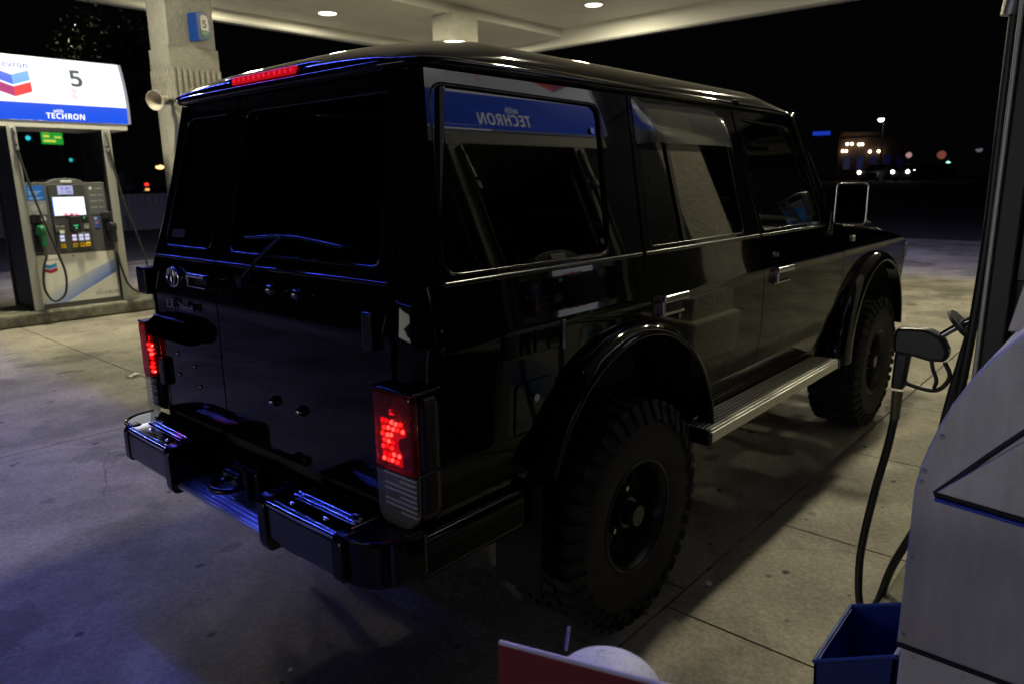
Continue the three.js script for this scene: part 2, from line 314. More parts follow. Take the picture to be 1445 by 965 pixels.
// ------------------------------------------------------------------ fuel dispensers (local front face at z = 0, looking along +z)
const postDark = std(0.014, 0.014, 0.015, 0.5), greyMetal = std(0.36, 0.37, 0.35, 0.42, { metalness: 0.35 }), headGrey = std(0.09, 0.092, 0.095, 0.5), headDark = std(0.045, 0.047, 0.05, 0.5), black = std(0.01, 0.01, 0.011, 0.4), hoseMat = std(0.012, 0.012, 0.013, 0.45);
function chevronMark(c, x, y, s, tone) {      // two stacked V bands; x, y is the top middle
  const band = (oy, l, r) => {
    c.fillStyle = l; c.beginPath(); c.moveTo(x - s, y + oy - s * 0.36); c.lineTo(x, y + oy); c.lineTo(x, y + oy + s * 0.62); c.lineTo(x - s, y + oy + s * 0.26); c.fill();
    c.fillStyle = r; c.beginPath(); c.moveTo(x + s, y + oy - s * 0.36); c.lineTo(x, y + oy); c.lineTo(x, y + oy + s * 0.62); c.lineTo(x + s, y + oy + s * 0.26); c.fill();
  };
  band(0, tone[0], tone[1]); band(s * 0.74, tone[2], tone[3]);
}
const techron = (c, x, y, s, col) => { c.fillStyle = col; c.textAlign = 'left'; c.font = `bold ${s * 0.55}px sans-serif`; c.fillText('with', x + s * 0.9, y - s * 0.8); c.font = `bold ${s}px sans-serif`; c.fillText('TECHRON', x, y); };
const signTex = num => canvasTex(1536, 720, (c, w, h) => {
  c.fillStyle = '#f6f8ff'; c.fillRect(0, 0, w, h); c.fillStyle = '#0a4bd8'; c.fillRect(0, h * 0.735, w, h * 0.265);
  c.fillStyle = '#3b4fc0'; c.textAlign = 'center'; c.font = `bold ${h * 0.13}px sans-serif`; c.fillText('Chevron', w * 0.235, h * 0.20);
  chevronMark(c, w * 0.235, h * 0.32, h * 0.245, ['#3d63dc', '#6fa8f2', '#a8286e', '#f0343a']);
  c.fillStyle = '#3c4a50'; c.font = `bold ${h * 0.37}px sans-serif`; c.fillText(num, w * 0.665, h * 0.43);
  for (const [k, s] of [[0.53, 'Turn Off Engine'], [0.615, 'No Smoking']]) {
    c.strokeStyle = '#e86a80'; c.lineWidth = 6; c.beginPath(); c.arc(w * 0.63, h * (k - 0.016), h * 0.03, 0, 7); c.stroke(); c.beginPath(); c.moveTo(w * 0.616, h * (k - 0.035)); c.lineTo(w * 0.644, h * k); c.stroke();
    c.fillStyle = '#a9b0cc'; c.textAlign = 'left'; c.font = `${h * 0.052}px sans-serif`; c.fillText(s, w * 0.66, h * k); c.textAlign = 'center';
  }
  techron(c, w * 0.415, h * 0.965, h * 0.125, '#ffffff');
});
const doorTex = canvasTex(1024, 700, (c, w, h) => {
  c.fillStyle = '#d9d8cf'; c.fillRect(0, 0, w, h);
  const g = c.createLinearGradient(w * 0.42, h * 0.42, w * 0.62, h * 0.86); g.addColorStop(0, 'rgba(217,216,207,1)'); g.addColorStop(0.75, '#7f93c9'); g.addColorStop(1, '#2f57b8');   // printed swoosh
  c.fillStyle = g; c.beginPath(); c.moveTo(0, h); c.lineTo(w * 0.1, h * 0.75); c.lineTo(w, h * 0.18); c.lineTo(w, h * 0.46); c.lineTo(w * 0.3, h); c.fill();
  c.fillStyle = '#cfcec6'; c.beginPath(); c.moveTo(w * 0.3, h); c.lineTo(w * 0.95, h * 0.5); c.lineTo(w, h * 0.54); c.lineTo(w, h); c.fill();
  c.strokeStyle = '#9a9a96'; c.lineWidth = 4; c.beginPath(); c.moveTo(w * 0.38, h); c.lineTo(w * 0.96, h * 0.58); c.stroke();
  c.fillStyle = '#2c3d78'; c.textAlign = 'left'; c.font = `${h * 0.085}px sans-serif`; c.fillText('Chevron', w * 0.06, h * 0.125);
  chevronMark(c, w * 0.155, h * 0.21, h * 0.125, ['#1f74b8', '#2f8fcd', '#8e1b3b', '#a02345']);
  c.fillStyle = '#5a5a58'; c.font = `${h * 0.05}px sans-serif`; c.fillText('with', w * 0.72, h * 0.83); c.fillStyle = '#23262c'; c.font = `${h * 0.1}px serif`; c.fillText('TECHRON', w * 0.68, h * 0.925);
});
const smallText = (bg, fg, lines, hh) => (c, w, h) => { c.fillStyle = bg; c.fillRect(0, 0, w, h); c.fillStyle = fg; lines.forEach(([y, a, b]) => c.fillRect(w * a, h * y, w * (b - a), h * hh)); };
const infoMat = decal(0.19, 0.17, smallText('#1d66c4', '#9cc3f2', [[0.2, 0.12, 0.2], [0.38, 0.12, 0.85], [0.47, 0.12, 0.7], [0.58, 0.12, 0.6], [0.8, 0.12, 0.9], [0.88, 0.12, 0.7]], 0.04), 256);
const noticeMat = decal(0.19, 0.16, smallText('#8a8d90', '#a6a9ac', [[0.3, 0.2, 0.85], [0.45, 0.15, 0.8], [0.6, 0.2, 0.7]], 0.1), 128);
const guideMat = decal(0.18, 0.38, (c, w, h) => { c.fillStyle = '#5c5f62'; c.fillRect(0, 0, w, h); c.fillStyle = '#d8d8d0'; c.beginPath(); c.moveTo(w * 0.2, h * 0.1); c.lineTo(w * 0.32, h * 0.16); c.lineTo(w * 0.2, h * 0.22); c.lineTo(w * 0.08, h * 0.16); c.fill(); c.fillStyle = '#8b8e90'; for (const y of [0.15, 0.36, 0.55, 0.75]) c.fillRect(w * 0.1 + (y < 0.2 ? w * 0.4 : 0), h * y, w * 0.42, h * 0.045); c.strokeStyle = '#c8c8c0'; c.lineWidth = 5; for (const y of [0.38, 0.57, 0.77]) { c.beginPath(); c.moveTo(w * 0.62, h * (y - 0.05)); c.lineTo(w * 0.72, h * (y + 0.03)); c.lineTo(w * 0.8, h * (y - 0.03)); c.stroke(); c.beginPath(); c.arc(w * 0.9, h * y, 7, 0, 7); c.stroke(); } }, 256);
const stickerMat = decal(0.07, 0.14, (c, w, h) => { c.fillStyle = '#4e5fae'; c.fillRect(0, 0, w, h); c.fillStyle = '#c9cde8'; c.fillRect(w * 0.1, h * 0.08, w * 0.4, h * 0.2); c.fillStyle = '#d7903c'; c.fillRect(w * 0.2, h * 0.5, w * 0.5, h * 0.14); c.fillStyle = '#2143a0'; c.fillRect(w * 0.4, h * 0.7, w * 0.5, h * 0.2); }, 128);
const buttonMat = n => decal(1, 0.9, (c, w, h) => { c.fillStyle = '#e6bd12'; c.fillRect(0, 0, w, h); c.fillStyle = '#3a3306'; c.textAlign = 'center'; c.font = `bold ${h * 0.5}px sans-serif`; c.fillText(n, w / 2, h * 0.66); }, 128);
const lcdTex = canvasTex(256, 160, (c, w, h) => { c.fillStyle = '#c9ccff'; c.fillRect(0, 0, w, h); c.fillStyle = '#4b4f86'; c.font = 'bold 58px monospace'; c.textAlign = 'right'; c.fillText('8.801', w - 22, 72); c.fillText('1.760', w - 22, 140); });
const screenTex = canvasTex(512, 330, (c, w, h) => { c.fillStyle = '#f3f7ff'; c.fillRect(0, 0, w, h); c.fillStyle = '#2f7de0'; c.fillRect(0, 0, 12, h); c.fillStyle = '#dfe6f6'; c.fillRect(60, 150, 380, 8); for (let i = 0; i < 26; i++) { c.fillStyle = ['#d2486a', '#e9a2b4', '#b8355a', '#f0c4cc'][i % 4]; const x = 150 + rnd(0, 260), r = rnd(8, 26); c.beginPath(); c.moveTo(x - r, h); c.lineTo(x, h - r * 2.2); c.lineTo(x + r, h); c.fill(); } });
const emissiveMapMat = (tex, k) => new THREE.MeshStandardMaterial({ color: 0x111111, emissive: 0xffffff, emissiveMap: tex, emissiveIntensity: k, roughness: 0.35 });
const fuelNames = ['Diesel', '87', '89', '91'], yellowMats = fuelNames.map(n => buttonMat(n === 'Diesel' ? 'D' : n)), doorMat = new THREE.MeshStandardMaterial({ map: doorTex, roughness: 0.4 });
const lcdMat = emissiveMapMat(lcdTex, 0.75), screenMat = emissiveMapMat(screenTex, 1.3), priceMat = glow(0.75, 0.75, 1, 0.9), greenLed = glow(0.05, 0.9, 0.3, 0.9);
const panelUV = (g, x0, x1, y0, y1) => { const p = g.attributes.position, uv = g.attributes.uv; for (let i = 0; i < p.count; i++) uv.setXY(i, (p.getX(i) - x0) / (x1 - x0), (p.getY(i) - y0) / (y1 - y0)); return g; };
const plate = (x0, x1, y0, y1, z, d = 0.006) => panelUV(bx(x0, x1, y0, y1, z, z + d), x0, x1, y0, y1);
// nozzle with its grip pointing down, spout up and away along -z; origin at the middle of the body
function nozzle(parent, col, gripMat) {
  const n = mesh('nozzle', [
    extrude(roundPoly([[-0.105, 0.02, 0.015], [-0.098, 0.06, 0.02], [0.0, 0.068, 0.02], [0.05, 0.045, 0.015], [0.078, -0.005, 0.015], [0.07, -0.045, 0.015], [0.02, -0.05, 0.01], [-0.03, -0.04, 0.015], [-0.10, -0.035, 0.015]], 0.015), 0.04, 0.012).translate(0, 0, -0.02).rotateY(Math.PI / 2),
    extrude(roundPoly([[-0.095, -0.03, 0.01], [-0.045, -0.03, 0.01], [-0.055, -0.17, 0.01], [-0.098, -0.17, 0.01]], 0.01), 0.03, 0.01).translate(0, 0, -0.015).rotateY(Math.PI / 2),
  ], gripMat, parent);
  mesh('lever_guard', tube([[0, -0.05, -0.065], [0, -0.1, -0.085], [0, -0.155, -0.05], [0, -0.15, 0.04], [0, -0.145, 0.052]], 0.008, 30), black, n);
  mesh('lever', tube([[0, -0.04, -0.02], [0, -0.08, -0.03], [0, -0.12, -0.045], [0, -0.15, -0.04]], 0.007, 24), black, n);
  mesh('spout', tube([[0, 0.03, -0.03], [0, 0.07, -0.075], [0, 0.105, -0.12], [0, 0.13, -0.17], [0, 0.14, -0.2]], 0.012, 24), smokeChrome, n);
  mesh('splash_guard', new THREE.CylinderGeometry(0.058, 0.062, 0.012, 28).rotateX(-0.85).translate(0, 0.09, -0.10), std(0.02, 0.02, 0.02, 0.55), n);
  mesh('swivel', new THREE.CylinderGeometry(0.02, 0.017, 0.11, 16).translate(0, -0.235, 0.077), std(0.16, 0.14, 0.09, 0.4, { metalness: 0.5 }), n);
  return n;
}
function dispenser(num, label, pos, turn, near) {
  const t = thing('fuel_dispenser', label, 'fuel pump', pos, turn);
  for (const s of [-1, 1]) {
    const p = mesh('post', [bx(s * 0.485 - 0.045, s * 0.485 + 0.045, 0.002, 2.05, -0.055, 0, 0.008), bx(s * 0.485 - 0.045, s * 0.485 + 0.045, 0.002, 2.05, -0.75, -0.695, 0.008)], postDark, t);
    mesh('post_trim', bx(s * 0.485 - 0.047, s * 0.485 + 0.047, 0.002, 2.05, 0.0005, 0.014, 0.005), greyMetal, p);
    mesh('end_panel', bx(s * 0.485 - 0.03, s * 0.485 + 0.03, 0.03, 2.04, -0.66, -0.085, 0.006), std(0.02, 0.02, 0.021, 0.5), p);
    mesh('hose_reel', bx(s * 0.485 - 0.02, s * 0.485 + 0.02, 1.1, 1.50, -0.083, -0.057, 0.004), black, p);
    mesh('reel_cap', bx(s * 0.485 - 0.022, s * 0.485 + 0.022, 1.502, 1.54, -0.084, -0.0565, 0.004), std(0.75, 0.74, 0.7, 0.4), p);
  }
  mesh('plinth', bx(-0.435, 0.435, 0.002, 0.055, -0.70, -0.045), std(0.12, 0.12, 0.11, 0.6), t);
  const cab = mesh('cabinet', bx(-0.435, 0.435, 0.057, 0.63, -0.68, -0.045, 0.006), greyMetal, t);
  const door = mesh('door', plate(-0.43, 0.405, 0.06, 0.625, -0.042, 0.012), doorMat, cab); mesh('lock', new THREE.CylinderGeometry(0.008, 0.008, 0.01, 12).rotateX(Math.PI / 2).translate(-0.05, 0.6, -0.028), black, door);
  // head with the arched middle
  const arch = [[-0.45, 0.635], [0.42, 0.632], [0.40, 1.445], [0.18, 1.445]]; for (let i = 0; i <= 12; i++) { const a = Math.PI * i / 12; arch.push([0.17 * Math.cos(a) * 1.06 - 0.01, 1.445 + 0.05 * Math.sin(a)]); } arch.push([-0.22, 1.45], [-0.445, 1.45]);
  const head = mesh('head', extrude(arch, 0.5, 0.006).translate(0, 0, -0.54), headGrey, t);
  mesh('maker_plate', bx(-0.07, 0.05, 1.44, 1.472, -0.03, -0.02, 0.006), std(0.6, 0.6, 0.6, 0.4), head);
  const con = mesh('console', extrude(roundPoly([[-0.2, 0.64], [0.20, 0.65], [0.17, 1.425], [-0.215, 1.425]], 0.03), 0.02, 0.006).translate(0, 0, -0.035), headDark, head);
  mesh('price_display', plate(-0.115, 0.045, 1.31, 1.41, -0.012), lcdMat, con);
  mesh('screen_frame', bx(-0.2, 0.162, 1.058, 1.293, -0.014, -0.006, 0.004), black, con); mesh('video_screen', plate(-0.188, 0.15, 1.07, 1.281, -0.008, 0.005), screenMat, con);
  mesh('card_reader', [bx(-0.045, 0.068, 0.885, 1.058, -0.014, 0.03, 0.01), bx(-0.02, 0.045, 0.87, 0.9, -0.01, 0.045, 0.006)], black, con);
  mesh('reader_light', [bx(-0.012, 0.035, 0.945, 0.955, 0.029, 0.033), bx(0.005, 0.022, 0.915, 0.93, 0.029, 0.033)], greenLed, con);
  mesh('contactless_reader', bx(0.095, 0.158, 0.985, 1.055, -0.014, 0.012, 0.008), black, con); mesh('reader_light', bx(0.11, 0.122, 1.03, 1.045, 0.012, 0.015), greenLed, con);
  mesh('keypad', bx(0.105, 0.165, 0.905, 0.97, -0.014, 0.004, 0.004), std(0.35, 0.35, 0.34, 0.4), con);
  mesh('receipt_slot', [bx(-0.2, -0.1, 0.88, 0.955, -0.014, 0.015, 0.008)], headGrey, con); mesh('receipt', bx(-0.165, -0.115, 0.865, 0.9, 0.012, 0.026, 0.002), std(0.75, 0.75, 0.72, 0.7), con);
  [[-0.138, '#1d7a4c'], [-0.01, '#8e2030'], [0.062, '#8a8d90'], [0.128, '#8a8d90']].forEach(([x, col], i) => {
    const b = mesh('grade_panel', bx(x - 0.03, x + 0.03, 0.755, 0.868, -0.014, -0.006, 0.003), new THREE.MeshStandardMaterial({ color: col, roughness: 0.5 }), con);
    mesh('price_display', [bx(x - 0.023, x + 0.023, 0.815, 0.845, -0.006, -0.003), bx(x - 0.023, x + 0.023, 0.775, 0.805, -0.006, -0.003)], priceMat, b);
    mesh('grade_button', panelUV(bx(x - 0.028, x + 0.028, 0.695, 0.748, -0.014, 0.0, 0.008), x - 0.028, x + 0.028, 0.695, 0.748), yellowMats[i], con);
  });
  mesh('info_panel', plate(-0.43, -0.245, 1.25, 1.415, -0.036), infoMat, head); mesh('notice', plate(-0.43, -0.245, 1.09, 1.245, -0.036), noticeMat, head);
  mesh('guide_panel', plate(0.205, 0.385, 1.07, 1.435, -0.036), guideMat, head); mesh('sticker', plate(0.235, 0.296, 0.91, 1.045, -0.036), stickerMat, head);
  mesh('round_sticker', new THREE.CylinderGeometry(0.032, 0.032, 0.004, 24).rotateX(Math.PI / 2).translate(-0.297, 1.04, -0.033), std(0.6, 0.62, 0.7, 0.5), head);
  for (const [x, grip] of [[-0.385, near ? black : std(0.01, 0.16, 0.06, 0.4)], [0.365, black]]) {
    mesh('nozzle_boot', [bx(x - 0.05, x + 0.05, 0.66, 1.09, -0.036, near ? 0.0 : 0.02, 0.015), ...(near ? [] : [bx(x - 0.045, x + 0.045, 1.0, 1.1, 0.0, 0.07, 0.02)])], black, head);
    const n = nozzle(t, 0, grip); n.position.set(x, 0.91, 0.115); if (near) { n.scale.setScalar(0.88); n.position.set(x, x > 0 ? 0.86 : 0.9, x > 0 ? 0.17 : 0.0); }
  }
  const hose = (pts) => mesh('hose', tube(pts, 0.013, 70, 10), hoseMat, t);
  hose([[-0.47, 2.0, 0.03], [-0.455, 1.75, 0.04], [-0.37, 1.2, 0.10], [-0.27, 0.7, 0.17], [-0.22, 0.4, 0.2], [-0.27, 0.17, 0.21], [-0.38, 0.12, 0.21], [-0.45, 0.25, 0.2], [-0.43, 0.5, 0.195], [-0.385, 0.62, 0.192]]);
  if (near) hose([[0.47, 2.0, 0.03], [0.47, 1.6, 0.03], [0.46, 1.15, 0.03], [0.45, 0.75, 0.05], [0.43, 0.4, 0.09], [0.40, 0.1, 0.19], [0.385, -0.09, 0.24], [0.375, -0.11, 0.275], [0.368, 0.05, 0.30], [0.365, 0.3, 0.28], [0.365, 0.5, 0.25], [0.365, 0.61, 0.238]]);
  else hose([[0.47, 2.0, 0.03], [0.49, 1.75, 0.05], [0.56, 1.2, 0.09], [0.66, 0.75, 0.12], [0.72, 0.4, 0.14], [0.68, 0.18, 0.16], [0.57, 0.11, 0.18], [0.46, 0.2, 0.19], [0.39, 0.45, 0.19], [0.365, 0.62, 0.192]]);
  for (const s of [-1, 1]) mesh('hose_coupling', [rod([s * 0.47, 2.03, 0.02], [s * 0.462, 1.86, 0.035], 0.018), rod([s * 0.466, 1.84, 0.036], [s * 0.466, 1.8, 0.04], 0.024)], std(0.3, 0.3, 0.29, 0.35, { metalness: 0.8 }), t);
  // lit sign on top: bulging front and back faces between white end caps
  const W = 0.75, prof = k => { const a = k * 1.0; return [2.13 + 0.69 * a, 0.02 + 0.02 * Math.sin(Math.PI * a) - 0.11 * a * a]; };
  const sign = mesh('sign_box', [bx(-W + 0.01, W - 0.01, 2.05, 2.128, -0.76, 0.012, 0.006), bx(-W + 0.005, W - 0.005, 2.80, 2.822, -0.655, -0.095)], std(0.5, 0.5, 0.47, 0.5), t);
  const face = surf((u, v) => { const [y, z] = prof(v); return [-W + 2 * W * u, y, z]; }, 4, 16), sm = emissiveMapMat(signTex(num), 1.25);
  mesh('sign_face', face, sm, sign);
  mesh('sign_face', face.clone().rotateY(Math.PI).translate(0, 0, -0.75), sm, sign);
  const endPts = []; for (let i = 0; i <= 16; i++) { const [y, z] = prof(i / 16); endPts.push([z, y]); } for (let i = 16; i >= 0; i--) { const [y, z] = prof(i / 16); endPts.push([-0.75 - z, y]); }
  const capMat = glow(0.85, 0.88, 1, 0.35);
  for (const s of [-1, 1]) mesh('sign_end', extrude(endPts, 0.03, 0).rotateY(-Math.PI / 2).translate(s * (W + 0.017) + 0.015, 0, 0), capMat, sign);
  return t;
}
dispenser('5', 'fuel dispenser 5 with lit white and blue sign on the far island', [1.12, 0.15, -7.45], 0);
dispenser('6', 'fuel dispenser at right edge of picture, its lit sign mirrored in the car windows', [1.0, 0.15, 1.79], Math.PI, true);

// ------------------------------------------------------------------ the parked car
const car = thing('off_road_car', 'glossy black boxy off-road car with split rear doors and fat tyres', 'car', [-0.099, 0.0805, 0.110]);
car.scale.setScalar(0.948);   // modelled a little large: wheelbase 2.77 m, the tyres stand on the concrete
const TILT = THREE.MathUtils.degToRad(12.8), Y0 = 1.285;
const lerpTable = (tab, y) => { if (y <= tab[0][0]) return tab[0][1]; for (let i = 1; i < tab.length; i++) if (y <= tab[i][0]) { const [a, p] = tab[i - 1], [b, q] = tab[i]; return p + (q - p) * (y - a) / (b - a); } return tab[tab.length - 1][1]; };
const soft = (tab, w) => y => { let s = 0; for (let k = -4; k <= 4; k++) s += lerpTable(tab, y + k * w / 4); return s / 9; };
const sideZ = soft([[0.5, 0.752], [0.66, 0.775], [0.8, 0.789], [1.0, 0.797], [1.105, 0.801], [1.12, 0.808], [1.14, 0.808], [1.155, 0.799], [1.285, 0.790], [1.3, 0.7875]], 0.012);
const rearX = soft([[0.5, -0.757], [0.7, -0.766], [0.95, -0.766], [1.135, -0.762], [1.15, -0.767], [1.175, -0.762], [1.25, -0.752], [1.285, -0.74], [1.84, -0.597]], 0.012);
// a panel cut to an outline in its own plane (a, y), bent to depth f(y), with a turned-in rim; put(a, y, depth) gives the point
function panel(poly, f, put, rim = 0.018, step = 0.03) {
  const pos = [], nor = [], idx = [], uv = [];
  const clip = (pts, k, keepAbove) => { const out = []; pts.forEach((p, i) => { const q = pts[(i + 1) % pts.length], pi = keepAbove ? p[1] >= k : p[1] <= k, qi = keepAbove ? q[1] >= k : q[1] <= k; if (pi) out.push(p); if (pi !== qi) { const t = (k - p[1]) / (q[1] - p[1]); out.push([p[0] + (q[0] - p[0]) * t, k]); } }); return out; };
  let lo = Infinity, hi = -Infinity; for (const p of poly) { lo = Math.min(lo, p[1]); hi = Math.max(hi, p[1]); }
  const flip = put(1, 0, 0).clone().sub(put(0, 0, 0)).cross(put(0, 1, 0).clone().sub(put(0, 0, 0))).dot(put(0, 0, 1).clone().sub(put(0, 0, 0))) < 0;
  const n = Math.max(1, Math.ceil((hi - lo) / step));
  const normalAt = y => { const e = 0.004, d = (f(y + e) - f(y - e)) / (2 * e); return put(0, -d, 1).sub(put(0, 0, 0)).normalize(); };
  for (let k = 0; k < n; k++) {
    const a = lo + (hi - lo) * k / n, b = lo + (hi - lo) * (k + 1) / n;
    let s = clip(clip(poly, a, true), b, false); s = s.filter((p, i) => { const q = s[(i + 1) % s.length]; return Math.hypot(p[0] - q[0], p[1] - q[1]) > 1e-7; }); if (s.length < 3) continue;
    const pts = s.map(p => new THREE.Vector2(...p)); if (THREE.ShapeUtils.isClockWise(pts)) { pts.reverse(); s.reverse(); }
    const base = pos.length / 3;
    for (const p of s) { pos.push(...put(p[0], p[1], f(p[1])).toArray()); nor.push(...normalAt(p[1]).toArray()); uv.push(p[0], p[1]); }
    for (const t of THREE.ShapeUtils.triangulateShape(pts, [])) flip ? idx.push(base + t[0], base + t[2], base + t[1]) : idx.push(base + t[0], base + t[1], base + t[2]);
  }
  // rim
  const dense = []; poly.forEach((p, i) => { const q = poly[(i + 1) % poly.length], m = Math.max(1, Math.ceil(Math.abs(q[1] - p[1]) / step)); for (let k = 0; k < m; k++) dense.push([p[0] + (q[0] - p[0]) * k / m, p[1] + (q[1] - p[1]) * k / m]); });
  const cw = THREE.ShapeUtils.isClockWise(dense.map(p => new THREE.Vector2(...p))) ? -1 : 1;
  dense.forEach((p, i) => {
    const q = dense[(i + 1) % dense.length], b = pos.length / 3, d = [(q[1] - p[1]) * cw, -(q[0] - p[0]) * cw], nn = put(d[0], d[1], 0).sub(put(0, 0, 0)).normalize();
    for (const [c, k] of [[p, 0], [q, 0], [q, rim], [p, rim]]) { pos.push(...put(c[0], c[1], f(c[1]) - k).toArray()); nor.push(...nn.toArray()); uv.push(c[0], c[1]); }
    (cw > 0) !== flip ? idx.push(b, b + 2, b + 1, b, b + 3, b + 2) : idx.push(b, b + 1, b + 2, b, b + 2, b + 3);
  });
  const g = new THREE.BufferGeometry(); g.setAttribute('position', new THREE.Float32BufferAttribute(pos, 3)); g.setAttribute('normal', new THREE.Float32BufferAttribute(nor, 3)); g.setAttribute('uv', new THREE.Float32BufferAttribute(uv, 2)); g.setIndex(idx); return g;
}
const onSide = (x, y, z) => V(x, y, z), onRear = (z, y, x) => V(-x, y, z);
const sidePanel = (poly, off = 0, rim) => panel(poly, y => sideZ(y) + off, onSide, rim);
const rearPanel = (poly, off = 0, rim) => panel(poly, y => -rearX(y) + off, onRear, rim);
const arc = (cx, cy, r, a0, a1, n = 18) => Array.from({ length: n + 1 }, (_, i) => { const a = THREE.MathUtils.degToRad(a0 + (a1 - a0) * i / n); return [cx + r * Math.cos(a), cy + r * Math.sin(a)]; });
const both = (name, geo, m, parent = car, g = Array.isArray(geo) ? merge(geo) : geo) => [mesh(name, g, m, parent), mesh(name, mirrorZ(g), m, parent)];
// upper side plane: (x, s) with s up the tilted glass; q is how far out of that plane
const upper = (g) => g.applyMatrix4(new THREE.Matrix4().makeTranslation(0, Y0, 0.790).multiply(new THREE.Matrix4().makeRotationX(-TILT)));

// --- lower body, one panel each; gaps of 5 mm
const shutC = o => [[0.283 + o, 1.283], [0.30 + o, 1.2], [0.322 + o, 1.127], [0.36 + o, 1.015]];
const shutB = o => [[1.272 + o, 1.283], [1.315 + o, 1.13], [1.34 + o, 0.99], [1.345 + o, 0.82], [1.325 + o, 0.70], [1.30 + o, 0.66]];
const shutA = o => [[2.355 + o, 1.283], [2.40 + o, 1.2], [2.45 + o, 1.06], [2.458 + o, 0.85], [2.445 + o, 0.66]];
const AY = 0.475, AR = 0.215, AF = 3.075;   // wheel arches
const quarterPoly = [[-0.705, 0.645], [-0.705, 1.283], ...shutC(0), ...arc(AR, AY, 0.56, 75, 162)];
const rearDoorPoly = [...shutC(0.006), ...arc(AR, AY, 0.562, 74, 13, 12), [0.785, 0.60], [1.285, 0.60], ...shutB(0).reverse()];
const frontDoorPoly = [...shutB(0.006), [1.293, 0.60], [2.44, 0.60], ...shutA(0).reverse()];
const fenderPoly = [...shutA(0.006).slice(0, 4), ...arc(AF, AY, 0.575, 158, 14, 24), [3.70, 0.62], [3.79, 0.72], [3.82, 1.0], [3.78, 1.09], [3.55, 1.145], [3.2, 1.185], [2.8, 1.222], [2.45, 1.252]];
const [quarterR] = both('quarter_panel', sidePanel(quarterPoly), paint);
const doorRR = both('rear_side_door', sidePanel(rearDoorPoly), paint), doorFR = both('front_side_door', sidePanel(frontDoorPoly), paint);
both('front_fender', sidePanel(fenderPoly), paint);
// dark seals behind the door gaps, and sills
const strip = (line, w) => [...line.map(p => [p[0] - w, p[1]]), ...line.slice().reverse().map(p => [p[0] + w, p[1]])];
for (const l of [shutC(0.003), shutB(0.003), shutA(0.003)]) both('door_seal', sidePanel(strip(l, 0.03), -0.02, 0.004), rubber);
both('sill', bx(0.785, 2.45, 0.50, 0.605, 0.60, 0.758, 0.02), paint);
both('rear_sill', sidePanel([[-0.70, 0.57], [-0.70, 0.638], [-0.325, 0.638], [-0.34, 0.57]], -0.014), paint);
// inner tub that closes the shell
mesh('tub', [bx(-0.72, 2.45, 0.55, 0.62, -0.5, 0.5), bx(0.75, 2.45, 0.551, 0.621, 0.5, 0.73), bx(0.75, 2.45, 0.551, 0.621, -0.73, -0.5), bx(-0.735, -0.722, 0.6, 1.27, -0.72, 0.72), bx(2.46, 2.49, 0.55, 1.25, -0.74, 0.74), bx(0.75, 2.46, 0.62, 1.27, 0.735, 0.75), bx(0.75, 2.46, 0.62, 1.27, -0.75, -0.735),
  ...[1, -1].flatMap(s => [bx(-0.72, 0.75, 0.6, 1.06, 0.495, 0.51), bx(-0.72, 0.75, 1.06, 1.075, 0.495, 0.765), bx(-0.72, -0.42, 0.6, 1.06, 0.51, 0.75), bx(-0.72, 3.7, 0.36, 0.48, 0.38, 0.46)].map(g => s > 0 ? g : mirrorZ(g)))], darkMatte, car);
for (const cx of [AR, AF]) both('wheel_well', surf((u, v) => { const a = Math.PI * (0.06 + 0.88 * u), r = 0.555; return [cx + r * Math.cos(a), AY + r * Math.sin(a), 0.5 + 0.29 * v]; }, 24, 1), darkMatte);

// --- wheel-arch flares: bulged band from the body down to a lip that stands proud of the tyre
function flare(cx, a0, a1, rBodyF) {
  return surf((u, v) => {
    const a = THREE.MathUtils.degToRad(a0 + (a1 - a0) * u), rb = rBodyF(u), rl = 0.532; let r, z;
    if (v < 0.7) { const k = v / 0.7 * Math.PI / 2; r = rb + (rl + 0.01 - rb) * (1 - Math.cos(k)); z = 0.795 + 0.068 * Math.sin(k); }
    else if (v < 0.85) { const k = (v - 0.7) / 0.15 * Math.PI / 2; r = rl + 0.01 - 0.01 * Math.sin(k); z = 0.863 - 0.01 * (1 - Math.cos(k)); }
    else { const k = (v - 0.85) / 0.15; r = rl + 0.01 * k; z = 0.853 - 0.06 * k; }
    return [cx + r * Math.cos(a), AY + r * Math.sin(a), z];
  }, 48, 28);
}
both('wheel_arch_flare', flare(AR, 160, 4, u => 0.582), paint); both('wheel_arch_flare', flare(AF, 182, 6, u => 0.597 + 0.06 * Math.max(0, 1 - u * 2.2)), paint);
both('mud_flap', bx(-0.335, -0.32, 0.27, 0.64, 0.64, 0.83, 0.005), darkMatte);
both('mud_flap', bx(2.50, 2.515, 0.30, 0.52, 0.56, 0.85, 0.005), darkMatte);

// --- upper side: window frames, glass and seals
const frameGeo = (outer, hole, depth = 0.03) => upper(extrude(outer, depth, 0.005, [hole]).translate(0, 0, -depth));
const ST = 0.556;
const qHole = roundPoly([[-0.655, 0.022], [0.085, 0.018], [0.165, 0.505], [-0.585, 0.515]], 0.05, 6), rHole = roundPoly([[0.335, 0.02], [1.115, 0.02], [1.075, 0.51], [0.40, 0.505]], 0.035, 6), fHole = roundPoly([[1.30, 0.02], [2.065, 0.02], [1.965, 0.30, 0.2], [1.80, 0.505, 0.12], [1.235, 0.515]], 0.035, 6);
both('quarter_window_frame', frameGeo([[-0.69, 0.002], [0.281, 0.002], [0.345, ST], [-0.60, ST]], qHole), paint);
both('rear_window_frame', frameGeo([[0.287, 0.002], [1.268, 0.002], [1.168, ST], [0.351, ST]], rHole), paint);
both('front_window_frame', frameGeo([[1.274, 0.002], [2.165, 0.002], [2.06, 0.28], [1.80, ST], [1.174, ST]], fHole), paint);
